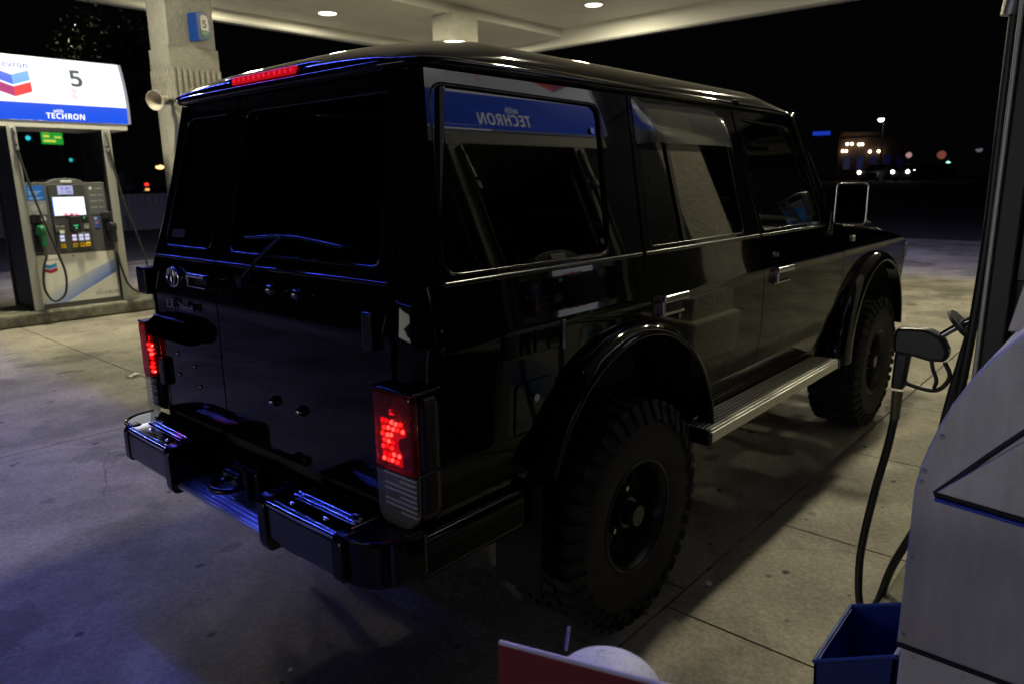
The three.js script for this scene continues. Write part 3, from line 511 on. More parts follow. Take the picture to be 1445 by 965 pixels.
const pane = (hole, inset = 0.006, grow = 0) => upper(new THREE.ShapeGeometry(shapeOf(hole)).translate(0, 0, -inset));
const sealOf = (hole, r) => { const g = new THREE.TubeGeometry(new THREE.CatmullRomCurve3(hole.map(p => V(p[0], p[1], 0.001)), true, 'catmullrom', 0.1), hole.length * 3, r, 6, true); return upper(g); };
both('quarter_window', pane(qHole), privacyGlass); both('window_seal', sealOf(qHole, 0.003), trimBlack);
both('rear_side_window', pane(rHole), privacyGlass); both('window_seal', sealOf(rHole, 0.0035), trimBlack);
both('front_side_window', pane(fHole), greenGlass); both('window_seal', sealOf(fHole, 0.0035), trimBlack);
both('window_divider', upper(bx(0.585, 0.61, 0.02, 0.51, -0.013, 0.002).applyMatrix4(new THREE.Matrix4().makeShear(0, 0, -0.06, 0, 0, 0))), trimBlack);
for (const [x, y] of [[0.11, 0.42], [0.06, 0.06]]) both('window_latch', upper(new THREE.CylinderGeometry(0.011, 0.011, 0.012, 12).rotateX(Math.PI / 2).translate(x, y, -0.006)), smokeChrome);
// belt mouldings under the glass
const beltBar = (x0, x1) => new THREE.CapsuleGeometry(0.008, x1 - x0, 4, 8).rotateZ(Math.PI / 2).translate((x0 + x1) / 2, 1.284, 0.7935);
for (const [a, b] of [[-0.66, 0.27], [0.30, 1.255], [1.29, 2.14]]) both('belt_moulding', beltBar(a, b), trimBlack);
// clear rain guard on the rear door window
both('rain_guard', upper(surf((u, v) => { const k = 0.06 * Math.pow(Math.max(0, (u - 0.85) / 0.15), 2); return [0.37 + 0.715 * u + (1 - v) * 0.03 * (u - 0.5), 0.545 - 0.165 * (1 - v) - k * 0.6, 0.006 + 0.036 * Math.sin((1 - v) * 1.9) * Math.min(1, u * 12, (1 - u) * 12 + 0.2)]; }, 40, 10)), smokeAcrylic);
// roof, gutter
const roofPt = (u, v) => {
  const x = -0.652 + (1.86 + 0.652) * u, w = v * 2 - 1, ends = Math.min(1, Math.pow(Math.min(1, u / 0.16), 0.5) * 1.0), front = Math.min(1, Math.pow(Math.min(1, (1 - u) / 0.14), 0.55));
  const a = Math.pow(1 - Math.pow(Math.abs(w), 3.2), 1 / 2.1), zEdge = 0.668 - 0.06 * Math.pow(Math.max(0, 1 - u / 0.06), 2);
  const lift = 0.128 * Math.min(ends, front) + 0.004;
  return [x + (1 - ends) * 0.0, 1.846 + lift * a, w * zEdge];
};
{ // denser rows near the ends and the sides keep the reflections smooth
  const ease = k => 0.5 - 0.5 * Math.cos(Math.PI * k);
  mesh('roof', surf((u, v) => { const p = roofPt(ease(u), ease(v)); return p; }, 90, 70), paint, car);
}
const gutterLine = [[2.165, 1.335, 0.784], [2.07, 1.53, 0.744], [1.97, 1.66, 0.717], [1.86, 1.775, 0.694], [1.78, 1.828, 0.683], [1.66, 1.842, 0.68], [1.2, 1.845, 0.68], [0.4, 1.846, 0.68], [-0.4, 1.845, 0.68], [-0.54, 1.843, 0.676], [-0.605, 1.84, 0.652], [-0.64, 1.836, 0.58], [-0.655, 1.834, 0.4], [-0.66, 1.834, 0]];
mesh('gutter', [...[1, -1].map(s => tube(gutterLine.map(p => [p[0], p[1], p[2] * s]), 0.0125, 180, 10))], paint, car);
both('gutter_joint', bx(1.155, 1.2, 1.836, 1.862, 0.671, 0.694, 0.004), paint);
mesh('headliner', bx(-0.59, 1.75, 1.835, 1.84, -0.65, 0.65), darkMatte, car);
both('windscreen_pillar', (() => { const a = V(2.20, 1.29, 0.765), b = V(1.79, 1.835, 0.685); const g = new RoundedBoxGeometry(0.05, a.distanceTo(b), 0.05, 2, 0.012); g.applyQuaternion(new THREE.Quaternion().setFromUnitVectors(V(0, 1, 0), b.clone().sub(a).normalize())); return g.translate((a.x + b.x) / 2, (a.y + b.y) / 2, (a.z + b.z) / 2); })(), paint);
mesh('windscreen', surf((u, v) => { const w = v * 2 - 1; return [2.2 - 0.405 * u + 0.03 * (1 - w * w), 1.30 + 0.53 * u, w * (0.75 - 0.075 * u)]; }, 4, 12), clearGlass, car);
// bonnet, cowl and nose
mesh('bonnet', surf((u, v) => { const w = v * 2 - 1, x = 2.2 + 1.55 * u, k = Math.pow(1 - Math.pow(Math.abs(w), 4), 0.5); return [x + 0.03 * (1 - w * w) * u, 1.295 - 0.07 * u - 0.05 * Math.pow(Math.max(0, (u - 0.85) / 0.15), 2) + 0.035 * k, w * (0.64 - 0.05 * u)]; }, 24, 30), paint, car);
both('fender_top', surf((u, v) => { const x = 2.36 + 1.45 * u, yt = lerpTable([[2.36, 1.275], [2.8, 1.24], [3.2, 1.205], [3.55, 1.165], [3.81, 1.09]], x), a = v * Math.PI / 2, zo = sideZ(1.2) - 0.001; return [x, yt - 0.03 + 0.045 * Math.cos(a) , 0.59 + (zo - 0.59) * Math.sin(a)]; }, 20, 10), paint);
mesh('grille', [bx(3.77, 3.81, 0.75, 1.17, -0.62, 0.62, 0.02)], trimBlack, car);
both('headlight', new THREE.CylinderGeometry(0.1, 0.1, 0.04, 24).rotateZ(Math.PI / 2).translate(3.82, 1.0, 0.52), chrome);
both('corner_light', bx(3.77, 3.83, 0.96, 1.07, 0.68, 0.805, 0.01), std(0.6, 0.6, 0.6, 0.1, { transmission: 0.6, thickness: 0 }));
mesh('front_bumper', bx(3.83, 3.94, 0.56, 0.69, -0.76, 0.76, 0.04), trimBlack, car);
both('side_marker', bx(2.56, 2.60, 1.165, 1.20, 0.797, 0.81, 0.006), std(0.5, 0.45, 0.36, 0.2));
// --- side details
for (const [x0, w, parent] of [[0.385, 0.18, 0], [1.435, 0.19, 1]]) {
  both('door_handle', [bx(x0, x0 + w, 1.098, 1.125, 0.80, 0.832, 0.007), bx(x0, x0 + 0.018, 1.05, 1.12, 0.797, 0.824, 0.006), bx(x0, x0 + w, 1.045, 1.056, 0.797, 0.812, 0.004)], chrome);
  both('handle_recess', bx(x0 + 0.012, x0 + w - 0.004, 1.056, 1.1, 0.795, 0.804, 0.003), trimBlack);
  both('door_lock', new THREE.CylinderGeometry(0.011, 0.012, 0.012, 16).rotateX(Math.PI / 2).translate(x0 + 0.03 + (parent ? -0.01 : 0.12), parent ? 1.185 : 1.03, 0.802), chrome);
}
{ // louvred outlet and fuel flap on the right rear quarter
  const v = mesh('air_outlet', sidePanel(roundPoly([[-0.46, 1.04], [-0.2, 1.04], [-0.2, 1.128], [-0.46, 1.128]], 0.012), 0.006, 0.012), trimBlack, car);
  for (let i = 0; i < 4; i++) mesh('louvre', bx(-0.452 + i * 0.062, -0.400 + i * 0.062, 1.05, 1.118, 0.806, 0.815, 0.004), paint, v);
  mesh('frame_bar', bx(-0.205, -0.19, 1.04, 1.13, 0.803, 0.82, 0.004), smokeChrome, v);
  const f = mesh('fuel_flap', sidePanel(roundPoly([[-0.40, 0.80], [-0.22, 0.80], [-0.22, 0.965], [-0.40, 0.965]], 0.025), 0.005, 0.006), paint, car);
  mesh('flap_lock', new THREE.CylinderGeometry(0.012, 0.013, 0.012, 16).rotateX(Math.PI / 2).translate(-0.322, 0.914, 0.806), chrome, f);
}
// door mirror on a stalk
{
  const m = mesh('door_mirror', extrude(roundPoly([[-0.075, -0.105], [0.078, -0.105], [0.078, 0.105], [-0.072, 0.105]], 0.022), 0.05, 0.012).rotateY(-Math.PI / 2).rotateY(0.3).translate(2.2, 1.395, 0.885), trimBlack, car);
  mesh('mirror_rim', (() => { const p = roundPoly([[-0.074, -0.104], [0.077, -0.104], [0.077, 0.104], [-0.071, 0.104]], 0.022, 5); return new THREE.TubeGeometry(new THREE.CatmullRomCurve3(p.map(q => V(q[0], q[1], 0.052)), true, 'catmullrom', 0.1), 120, 0.005, 6, true).rotateY(-Math.PI / 2).rotateY(0.3).translate(2.2, 1.395, 0.885); })(), chrome, m);
  mesh('mirror_side', bx(-0.02, 0.03, -0.095, 0.095, 0.077, 0.083, 0.003).rotateY(0.3).translate(2.165, 1.395, 0.885), chrome, m);
  mesh('mirror_glass', new THREE.ShapeGeometry(shapeOf(roundPoly([[-0.066, -0.096], [0.069, -0.096], [0.069, 0.096], [-0.063, 0.096]], 0.016))).translate(0, 0, 0.064).rotateY(-Math.PI / 2).rotateY(0.3).translate(2.2, 1.395, 0.885), mirrorMat, m);
  mesh('mirror_arm', [rod([2.16, 1.24, 0.80], [2.17, 1.355, 0.805], 0.017), rod([2.17, 1.33, 0.80], [2.2, 1.34, 0.86], 0.012), new THREE.SphereGeometry(0.022, 12, 8).translate(2.15, 1.25, 0.80)], trimBlack, m);
}
// running boards: ribbed tread on a bright edge
for (const s of [1, -1]) {
  const mz = g => s > 0 ? g : mirrorZ(g);
  const b = mesh('running_board', mz(merge([bx(0.66, 2.16, 0.508, 0.554, 0.76, 0.905, 0.006)])), aluminium, car);
  for (let i = 0; i < 7; i++) mesh('tread_rib', mz(bx(0.662, 2.158, 0.550, 0.562, 0.765 + i * 0.02, 0.7765 + i * 0.02, 0.005)), aluminium, b);
  mesh('tread_mat', mz(bx(0.662, 2.158, 0.5535, 0.5555, 0.764, 0.90)), rubber, b);
  mesh('end_cap', mz(bx(0.63, 0.659, 0.50, 0.558, 0.755, 0.908, 0.01)), trimBlack, b);
  mesh('end_cap', mz(bx(2.161, 2.19, 0.50, 0.558, 0.755, 0.908, 0.01)), trimBlack, b);
}
// --- rear: two doors of unequal width, corner pillars, glass
const SPLIT = -0.22;
both('rear_corner', surf((u, v) => { const y = 0.56 + (1.836 - 0.56) * u, a = v * Math.PI / 2, r = 0.085, cx = rearX(y) + r, cz = (y < Y0 ? sideZ(y) : 0.790 - (y - Y0) * Math.tan(TILT)) - r; return [cx - r * Math.cos(a), y, cz + r * Math.sin(a)]; }, 70, 16), paint);
const doorLowR = [[SPLIT + 0.004, 0.69], [0.655, 0.69], [0.690, 0.72], [0.695, 1.28], [SPLIT + 0.004, 1.28]], doorLowL = [[-0.69, 0.72], [-0.655, 0.69], [SPLIT - 0.004, 0.69], [SPLIT - 0.004, 1.28], [-0.695, 1.28]];
const rearR = mesh('rear_door', rearPanel(doorLowR), paint, car), rearL = mesh('rear_door', rearPanel(doorLowL), paint, car);
mesh('rear_seal', [rearPanel([[SPLIT - 0.03, 0.68], [SPLIT + 0.03, 0.68], [SPLIT + 0.03, 1.82], [SPLIT - 0.03, 1.82]], -0.03, 0.004), rearPanel([[0.66, 0.66], [0.73, 0.66], [0.73, 1.27], [0.66, 1.27]], -0.03, 0.004), rearPanel([[-0.73, 0.66], [-0.66, 0.66], [-0.66, 1.27], [-0.73, 1.27]], -0.03, 0.004), rearPanel([[-0.7, 0.60], [0.7, 0.60], [0.7, 0.71], [-0.7, 0.71]], -0.02, 0.004)], rubber, car);
const RT = Math.atan2(0.143, 0.555);
const rearUpper = g => g.rotateY(-Math.PI / 2).applyMatrix4(new THREE.Matrix4().makeTranslation(-0.742, 1.285, 0).multiply(new THREE.Matrix4().makeRotationZ(-RT)));   // (a, s, out): a = z
const RS = 0.567;
for (const [door, a0, a1, t0, t1] of [[rearR, SPLIT + 0.004, 0.690, SPLIT + 0.004, 0.63], [rearL, -0.690, SPLIT - 0.004, -0.63, SPLIT - 0.004]]) {
  const outer = [[a0, 0.002], [a1, 0.002], [t1, RS - 0.012], [t0, RS - 0.012]], hole = roundPoly([[a0 + 0.055, 0.04], [a1 - 0.06, 0.04], [t1 - 0.055, RS - 0.06], [t0 + 0.05, RS - 0.06]], 0.035, 6);
  mesh('window_frame', rearUpper(extrude(outer, 0.03, 0.006, [hole]).translate(0, 0, -0.03)), paint, door);
  mesh('rear_glass', rearUpper(new THREE.ShapeGeometry(shapeOf(hole)).translate(0, 0, -0.012)), privacyGlass, door);
  mesh('glass_seal', rearUpper(new THREE.TubeGeometry(new THREE.CatmullRomCurve3(hole.map(p => V(p[0], p[1], 0.0)), true, 'catmullrom', 0.1), hole.length * 3, 0.006, 8, true)), trimBlack, door);
  mesh('belt_lip', rearUpper(new THREE.CapsuleGeometry(0.007, Math.abs(a1 - a0) - 0.03, 4, 8).rotateZ(Math.PI / 2).translate((a0 + a1) / 2, 0.0, 0.008)), paint, door);
}
mesh('rear_visor', bx(-0.652, -0.58, 1.8205, 1.8335, -0.58, 0.58, 0.004), paint, car);
mesh('rear_header', rearUpper(extrude([[-0.63, RS - 0.008], [0.63, RS - 0.008], [0.6, RS + 0.03], [-0.6, RS + 0.03]], 0.03, 0.004).translate(0, 0, -0.03)), paint, car);
// spoiler with the high brake light
{
  const sp = mesh('spoiler', surf((u, v) => { const w = u * 2 - 1, e = Math.pow(Math.max(0, 1 - Math.pow(Math.abs(w), 6)), 0.5), a = v * Math.PI * 1.15 - 0.35; return [-0.572 - 0.075 * Math.cos(a) * (0.4 + 0.6 * e), 1.862 + (0.03 * Math.sin(a) + 0.006) * (0.3 + 0.7 * e), 0.33 * w]; }, 40, 18), paint, car);
  const bl = mesh('brake_light', bx(-0.655, -0.639, 1.852, 1.876, -0.185, 0.185, 0.005), glow(0.75, 0.004, 0.01, 0.6), sp);
  for (let i = 0; i < 12; i++) mesh('diode_light', new THREE.SphereGeometry(0.006, 8, 6).translate(-0.654, 1.864, -0.165 + i * 0.03), glow(1, 0.01, 0.03, 0.8), bl);
}
// rear door furniture
{
  const font = await new FontLoader().loadAsync('fonts/droid/droid_serif_bold.typeface.json');
  const x = -0.772, em = mesh('emblem', [new THREE.TorusGeometry(0.034, 0.004, 8, 40).scale(1.35, 1, 1), new THREE.TorusGeometry(0.017, 0.0035, 8, 30).scale(0.75, 1.85, 1), new THREE.TorusGeometry(0.018, 0.0035, 8, 30).scale(1.65, 0.72, 1).translate(0, 0.015, 0)].map(g => g.rotateY(-Math.PI / 2).translate(x + 0.004, 1.218, -0.525)), chrome, rearL);
  const word = (s, size, z, y) => new TextGeometry(s, { font, size, depth: 0.006, curveSegments: 3, bevelEnabled: false }).rotateY(-Math.PI / 2).translate(x - 0.002, y, z);
  mesh('badge', [word('EX', 0.032, -0.575, 1.105), word('Diesel', 0.024, -0.47, 1.105)], chrome, rearL);
  mesh('door_pull', [bx(x - 0.022, x + 0.02, 1.232, 1.247, -0.365, -0.245, 0.006), bx(x - 0.018, x + 0.02, 1.198, 1.205, -0.365, -0.245, 0.003), bx(x - 0.018, x + 0.02, 1.2, 1.24, -0.368, -0.36, 0.003)], chrome, rearL);
  mesh('pull_recess', bx(x - 0.004, x + 0.014, 1.206, 1.231, -0.359, -0.247), trimBlack, rearL);
  const pl = mesh('plate_housing', [extrude(roundPoly([[0, 0, 0.01], [0.05, 0, 0.015], [0.062, 0.055, 0.015], [0.02, 0.085, 0.02], [0, 0.088, 0.01]], 0.012), 0.29, 0.006).rotateY(0).applyMatrix4(new THREE.Matrix4().makeScale(-1, 1, 1)).translate(x + 0.004, 0.99, -0.655)], paint, rearL);
  mesh('housing_top', tube([[x - 0.03, 1.072, -0.64], [x - 0.034, 1.072, -0.5], [x - 0.03, 1.072, -0.38]], 0.005, 20, 6), paint, pl);
      for (const [z, y] of [[0.15, 1.232], [0.29, 1.23], [0.11, 0.875], [0.262, 0.873]]) mesh('stud', [new THREE.CylinderGeometry(0.016, 0.018, 0.012, 16).rotateZ(Math.PI / 2).translate(x, y, z), new THREE.SphereGeometry(0.014, 14, 10).scale(0.8, 1, 1).translate(x - 0.006, y, z)], smokeChrome, rearR);
  for (const [z, y] of [[-0.56, 0.93], [-0.56, 0.85], [-0.40, 0.83], [-0.43, 0.9]]) mesh('bolt', new THREE.SphereGeometry(0.008, 10, 8).scale(0.6, 1, 1).translate(x + 0.004, y, z), smokeChrome, rearL);
  mesh('hinge', [bx(-0.785, -0.70, 1.135, 1.24, -0.812, -0.73, 0.01)], trimBlack, car); mesh('hinge', [bx(-0.788, -0.75, 0.79, 0.90, -0.70, -0.655, 0.01)], trimBlack, car);
  mesh('hinge', bx(-0.785, -0.76, 1.11, 1.215, 0.60, 0.645, 0.008), trimBlack, car);
  mesh('wiper', [tube([[-0.785, 1.25, 0.0], [-0.775, 1.28, 0.03], [-0.75, 1.35, 0.12], [-0.735, 1.39, 0.18]], 0.007, 20, 6), tube([[-0.732, 1.375, -0.04], [-0.732, 1.388, 0.2], [-0.732, 1.37, 0.47]], 0.006, 20, 6), new THREE.CylinderGeometry(0.018, 0.022, 0.04, 14).rotateZ(Math.PI / 2).translate(-0.775, 1.245, 0.0)], trimBlack, rearR);
  mesh('window_sticker', rearUpper(plate(-0.66, -0.52, 0.075, 0.105, -0.011, 0.001)), std(0.03, 0.035, 0.06, 0.5), rearL);
}
// tail lamps
for (const s of [1, -1]) {
  const squeeze = g => { const p = g.attributes.position; for (let i = 0; i < p.count; i++) p.setZ(i, 0.806 - (0.806 - p.getZ(i)) * 0.4); return g; };   // only the outer half of the left lamp stands clear of the hinge side
  const mz = g => s > 0 ? g : mirrorZ(squeeze(g)), zOf = z => s > 0 ? z : -(0.806 - (0.806 - z) * 0.4), L = mesh('tail_lamp', mz(bx(-0.779, -0.69, 0.667, 1.022, 0.654, 0.806, 0.035)), std(0.02, 0.005, 0.005, 0.3), car);
  const lensPath = roundPoly([[0, 0, 0.006], [0.152, 0, 0.006], [0.152, 0.21, 0.02], [0, 0.21, 0.02]], 0.02), low = roundPoly([[0.0, 0, 0.05], [0.15, 0, 0.06], [0.152, 0.15, 0.006], [0, 0.15, 0.006]], 0.045, 8);
  const wrap = (g, y) => mz(g.rotateY(-Math.PI / 2).translate(-0.784, y, 0.655));
  mesh('red_lens', wrap(extrude(lensPath, 0.012, 0.006, [], 3), 0.815), std(0.55, 0.035, 0.032, 0.05, { transmission: 0.9, thickness: 0, ior: 1.45 }), L);
  mesh('clear_lens', wrap(extrude(low, 0.012, 0.006, [], 3), 0.66), std(0.8, 0.8, 0.8, 0.05, { transmission: 0.92, thickness: 0, ior: 1.45 }), L);
  mesh('reflector', mz(bx(-0.7835, -0.779, 0.69, 0.805, 0.668, 0.795, 0.002)), std(0.16, 0.16, 0.165, 0.3, { metalness: 0.9 }), L);
  for (let i = 0; i < 8; i++) mesh('reflector_rib', mz(bx(-0.788, -0.7825, 0.692 + i * 0.0145, 0.6985 + i * 0.0145, i % 3 ? 0.67 : 0.73, 0.795, 0.002)), std(0.7, 0.7, 0.7, 0.3, { metalness: 0.4 }), L);
  for (let i = 0; i < 8; i++) mesh('prism_rib', mz(bx(-0.785, -0.781, 0.95, 1.012, 0.715 + i * 0.010, 0.7205 + i * 0.010, 0.0015).applyMatrix4(new THREE.Matrix4().makeTranslation(0, 0.98, 0.75).multiply(new THREE.Matrix4().makeRotationX(0.6)).multiply(new THREE.Matrix4().makeTranslation(0, -0.98, -0.75)))), std(0.5, 0.03, 0.03, 0.2, { metalness: 0.6 }), L);
  const lit = roundPoly([[0.006, 0.004], [0.088, 0.0], [0.086, 0.036, 0.01], [0.07, 0.055, 0.01], [0.074, 0.075, 0.01], [0.108, 0.09, 0.01], [0.098, 0.118, 0.01], [0.006, 0.126]], 0.006);
  const board = mesh('led_board', mz(extrude(lit, 0.002).rotateY(-Math.PI / 2).translate(-0.781, 0.82, 0.655)), glow(0.8, 0.006, 0.008, 1.1), L);
  const dio = new THREE.SphereGeometry(0.006, 8, 6), tones = [glow(1, 0.3, 0.24, 16), glow(1, 0.12, 0.09, 7), glow(1, 0.03, 0.03, 2.2)];
  for (let r = 0; r < 7; r++) for (let c = 0; c < 5; c++) {
    const a = 0.013 + c * 0.0185 + (r % 2) * 0.007, y = 0.012 + r * 0.0175, lim = r < 2 ? 0.082 : r < 5 ? 0.066 : 0.1; if (a > lim) continue;
    mesh('diode_light', dio, tones[Math.floor(rnd(0, 2.99))], board).position.set(-0.7835, 0.82 + y + rnd(-0.002, 0.002), zOf(0.655 + a + rnd(-0.002, 0.002)));
  }
  for (let i = 0; i < 7; i++) mesh('diode_light', new THREE.SphereGeometry(0.0028, 6, 5), tones[2], L).position.set(-0.783, 0.955 + rnd(0, 0.016), zOf(0.70 + rnd(0, 0.018)));
  mesh('lamp_rim', mz(bx(-0.799, -0.70, 0.8085, 0.8145, 0.653, 0.809, 0.002)), trimBlack, L);
  mesh('lamp_top', mz(bx(-0.802, -0.70, 1.024, 1.034, 0.652, 0.81, 0.004)), paint, L);
}
// rear step bumper
const stainless = std(0.85, 0.85, 0.87, 0.045, { metalness: 1 }), brushed = std(0.8, 0.8, 0.82, 0.28, { metalness: 1 });
{
  const B = mesh('rear_bumper', [bx(-0.79, -0.70, 0.50, 0.635, -0.74, 0.74, 0.02), bx(-0.9, -0.78, 0.49, 0.524, -0.4, 0.4, 0.01)], trimBlack, car);
  mesh('beam_edge', tube([[-0.792, 0.636, -0.32], [-0.796, 0.64, 0], [-0.792, 0.636, 0.32]], 0.009, 30, 12), paint, B);
  const pad = s => {
    const mz = g => s > 0 ? g : mirrorZ(g);
    const o = roundPoly([[-0.94, 0.31, 0.01], [-0.935, 0.66, 0.04], [-0.918, 0.755, 0.06], [-0.86, 0.80, 0.05], [-0.775, 0.812, 0.02], [-0.76, 0.80, 0.0], [-0.765, 0.31, 0.01]], 0.02, 8);
    const b = mesh('bumper_pad', mz(extrude(o.map(p => [p[0], -p[1]]), 0.105, 0.014, [], 4).rotateX(-Math.PI / 2).translate(0, 0.545, 0)), paint, B);
    mesh('pad_face', mz(bx(-0.9465, -0.936, 0.552, 0.645, 0.33, 0.645, 0.004)), std(0.16, 0.16, 0.17, 0.3, { metalness: 1 }), b);
    mesh('pad_top', mz(bx(-0.932, -0.80, 0.660, 0.667, 0.33, 0.655, 0.003)), stainless, b);
    for (let i = 0; i < 2; i++) mesh('pad_bead', mz(rod([-0.872 + i * 0.018, 0.6645, 0.36], [-0.868 + i * 0.018, 0.6645, 0.635], 0.009, 24)), stainless, b);
    mesh('pad_edge', mz(tube([[-0.941, 0.656, 0.33], [-0.9395, 0.656, 0.5], [-0.936, 0.656, 0.648]], 0.009, 30, 14)), stainless, b);
    mesh('end_edge', mz(tube([[-0.934, 0.661, 0.665], [-0.923, 0.662, 0.725], [-0.90, 0.663, 0.768], [-0.855, 0.663, 0.795], [-0.785, 0.663, 0.804]], 0.005, 30, 8)), paint, b);
    for (const [x, z] of [[-0.905, 0.40], [-0.835, 0.60], [-0.90, 0.555]]) mesh('pad_bolt', mz(new THREE.SphereGeometry(0.010, 10, 6).scale(1, 0.45, 1).translate(x, 0.668, z)), stainless, b);
    const strap = roundPoly([[-0.956, 0.53], [-0.956, 0.66, 0.03], [-0.93, 0.678], [-0.785, 0.678], [-0.785, 0.505], [-0.945, 0.505]], 0.02, 5);
    mesh('pad_strap', mz(extrude(strap, 0.034, 0.004).translate(0, 0, 0.29)), trimBlack, b);
    mesh('pad_strap', mz(extrude(roundPoly([[-0.951, 0.54], [-0.951, 0.655, 0.03], [-0.93, 0.672], [-0.89, 0.672], [-0.89, 0.53]], 0.015, 4), 0.03, 0.004).translate(0.0, 0, 0.648)), trimBlack, b);
  };
  pad(1); pad(-1);
  for (const s of [1, -1]) { const g = bx(-0.79, -0.36, 0.51, 0.642, 0.68, 0.806, 0.025); mesh('bumper_side', s > 0 ? g : mirrorZ(g), paint, B); }
  const st = mesh('step_plate', bx(-0.937, -0.79, 0.525, 0.541, -0.288, 0.288, 0.006), std(0.8, 0.8, 0.82, 0.36, { metalness: 1 }), B);
  for (let i = 0; i < 8; i++) mesh('step_rib', bx(-0.932 + i * 0.0172, -0.9205 + i * 0.0172, 0.536, 0.547, -0.285, 0.285, 0.0052), brushed, st);
  mesh('hook_bracket', [bx(-0.85, -0.78, 0.545, 0.655, -0.06, 0.10, 0.012), bx(-0.875, -0.82, 0.575, 0.635, -0.08, 0.02, 0.012), rod([-0.86, 0.56, 0.06], [-0.86, 0.66, 0.06], 0.014)], trimBlack, B);
  mesh('tow_hook', new THREE.TorusGeometry(0.042, 0.011, 10, 28).rotateX(Math.PI / 2).scale(1, 1, 1.25).translate(-0.895, 0.598, -0.015), trimBlack, B);
}
// wheels
function wheel() {
  const w = mesh('wheel', new THREE.CylinderGeometry(0.06, 0.07, 0.06, 20).rotateX(Math.PI / 2).translate(0, 0, 0.075), rimMat);
  const P = [[0.205, -0.14], [0.24, -0.158], [0.33, -0.163], [0.395, -0.155], [0.418, -0.135], [0.424, -0.09], [0.425, 0], [0.424, 0.09], [0.418, 0.135], [0.395, 0.155], [0.33, 0.163], [0.26, 0.160], [0.215, 0.146], [0.205, 0.135]];
  const geos = [new THREE.LatheGeometry(P.map(p => new THREE.Vector2(p[0], p[1])), 96).rotateX(Math.PI / 2)];
  const lug = (ang, z, wz, wa, r, h, sk) => { const g = new THREE.BoxGeometry(h, wa, wz); if (sk) g.applyMatrix4(new THREE.Matrix4().makeShear(0, 0, 0, 0, 0, sk)); return g.translate(r, 0, z).rotateZ(ang); };
  const N = 40;
  for (let i = 0; i < N; i++) {
    const a = i / N * Math.PI * 2, st = Math.PI * 2 / N;
    for (const s of [-1, 1]) {
      geos.push(lug(a + (s > 0 ? st / 2 : 0), s * 0.118, 0.06, 0.042, 0.432, 0.022));
      geos.push(new THREE.BoxGeometry(0.06, 0.036, 0.018).rotateY(s * 0.45).translate(0.40 - (i % 2) * 0.012, 0, s * 0.154).rotateZ(a + (s > 0 ? st / 2 : 0)));
      geos.push(lug(a + (s > 0 ? 0.02 : st / 2), s * 0.042, 0.056, 0.036, 0.431, 0.02, s * 0.25));
    }
  }
  mesh('tyre', geos, tyreMat, w);
  mesh('rim', [new THREE.LatheGeometry([[0.192, -0.13], [0.19, 0.02], [0.182, 0.06], [0.192, 0.125], [0.212, 0.15], [0.22, 0.152], [0.222, 0.145], [0.21, 0.14]].map(p => new THREE.Vector2(...p)), 64).rotateX(Math.PI / 2), new THREE.TorusGeometry(0.214, 0.007, 8, 64).translate(0, 0, 0.148),
    (() => { const s = shapeOf(arc(0, 0, 0.19, 0, 360, 48)); for (let i = 0; i < 8; i++) { const a = i / 8 * Math.PI * 2; s.holes.push(new THREE.Path(arc(0.135 * Math.cos(a), 0.135 * Math.sin(a), 0.026, 0, 360, 14).map(p => new THREE.Vector2(...p)))); } return new THREE.ExtrudeGeometry(s, { depth: 0.014, bevelSize: 0.004, bevelThickness: 0.004, bevelSegments: 2, curveSegments: 8 }).translate(0, 0, 0.03); })()], rimMat, w);
  for (let i = 0; i < 6; i++) mesh('wheel_nut', new THREE.CylinderGeometry(0.011, 0.011, 0.025, 6).rotateX(Math.PI / 2).translate(0.085 * Math.cos(i * 1.047), 0.085 * Math.sin(i * 1.047), 0.06), smokeChrome, w);
  mesh('hub_cap', [new THREE.CylinderGeometry(0.04, 0.05, 0.06, 20).rotateX(Math.PI / 2).translate(0, 0, 0.12)], rimMat, w);
  mesh('brake_drum', new THREE.CylinderGeometry(0.16, 0.16, 0.1, 30).rotateX(Math.PI / 2).translate(0, 0, -0.06), darkMatte, w);
  return w;
}
{
  const w0 = wheel(); let first = true;
  for (const [x, s] of [[0.212, 1], [3.13, 1], [0.212, -1], [3.13, -1]]) {
    const w = first ? w0 : w0.clone(); first = false; w.scale.setScalar(0.967); w.position.set(x, 0.345, s * 0.70); if (s < 0) w.rotation.y = Math.PI; if (x > 1 && s > 0) w.rotation.z = 0.05; car.add(w);
  }
  mesh('axle', [rod([0.212, 0.345, -0.6], [0.212, 0.345, 0.6], 0.045), rod([3.13, 0.345, -0.6], [3.13, 0.345, 0.6], 0.045), new THREE.SphereGeometry(0.14, 16, 12).translate(0.212, 0.345, 0), bx(-0.5, 0.4, 0.36, 0.54, -0.3, 0.3, 0.05)], darkMatte, car);
}
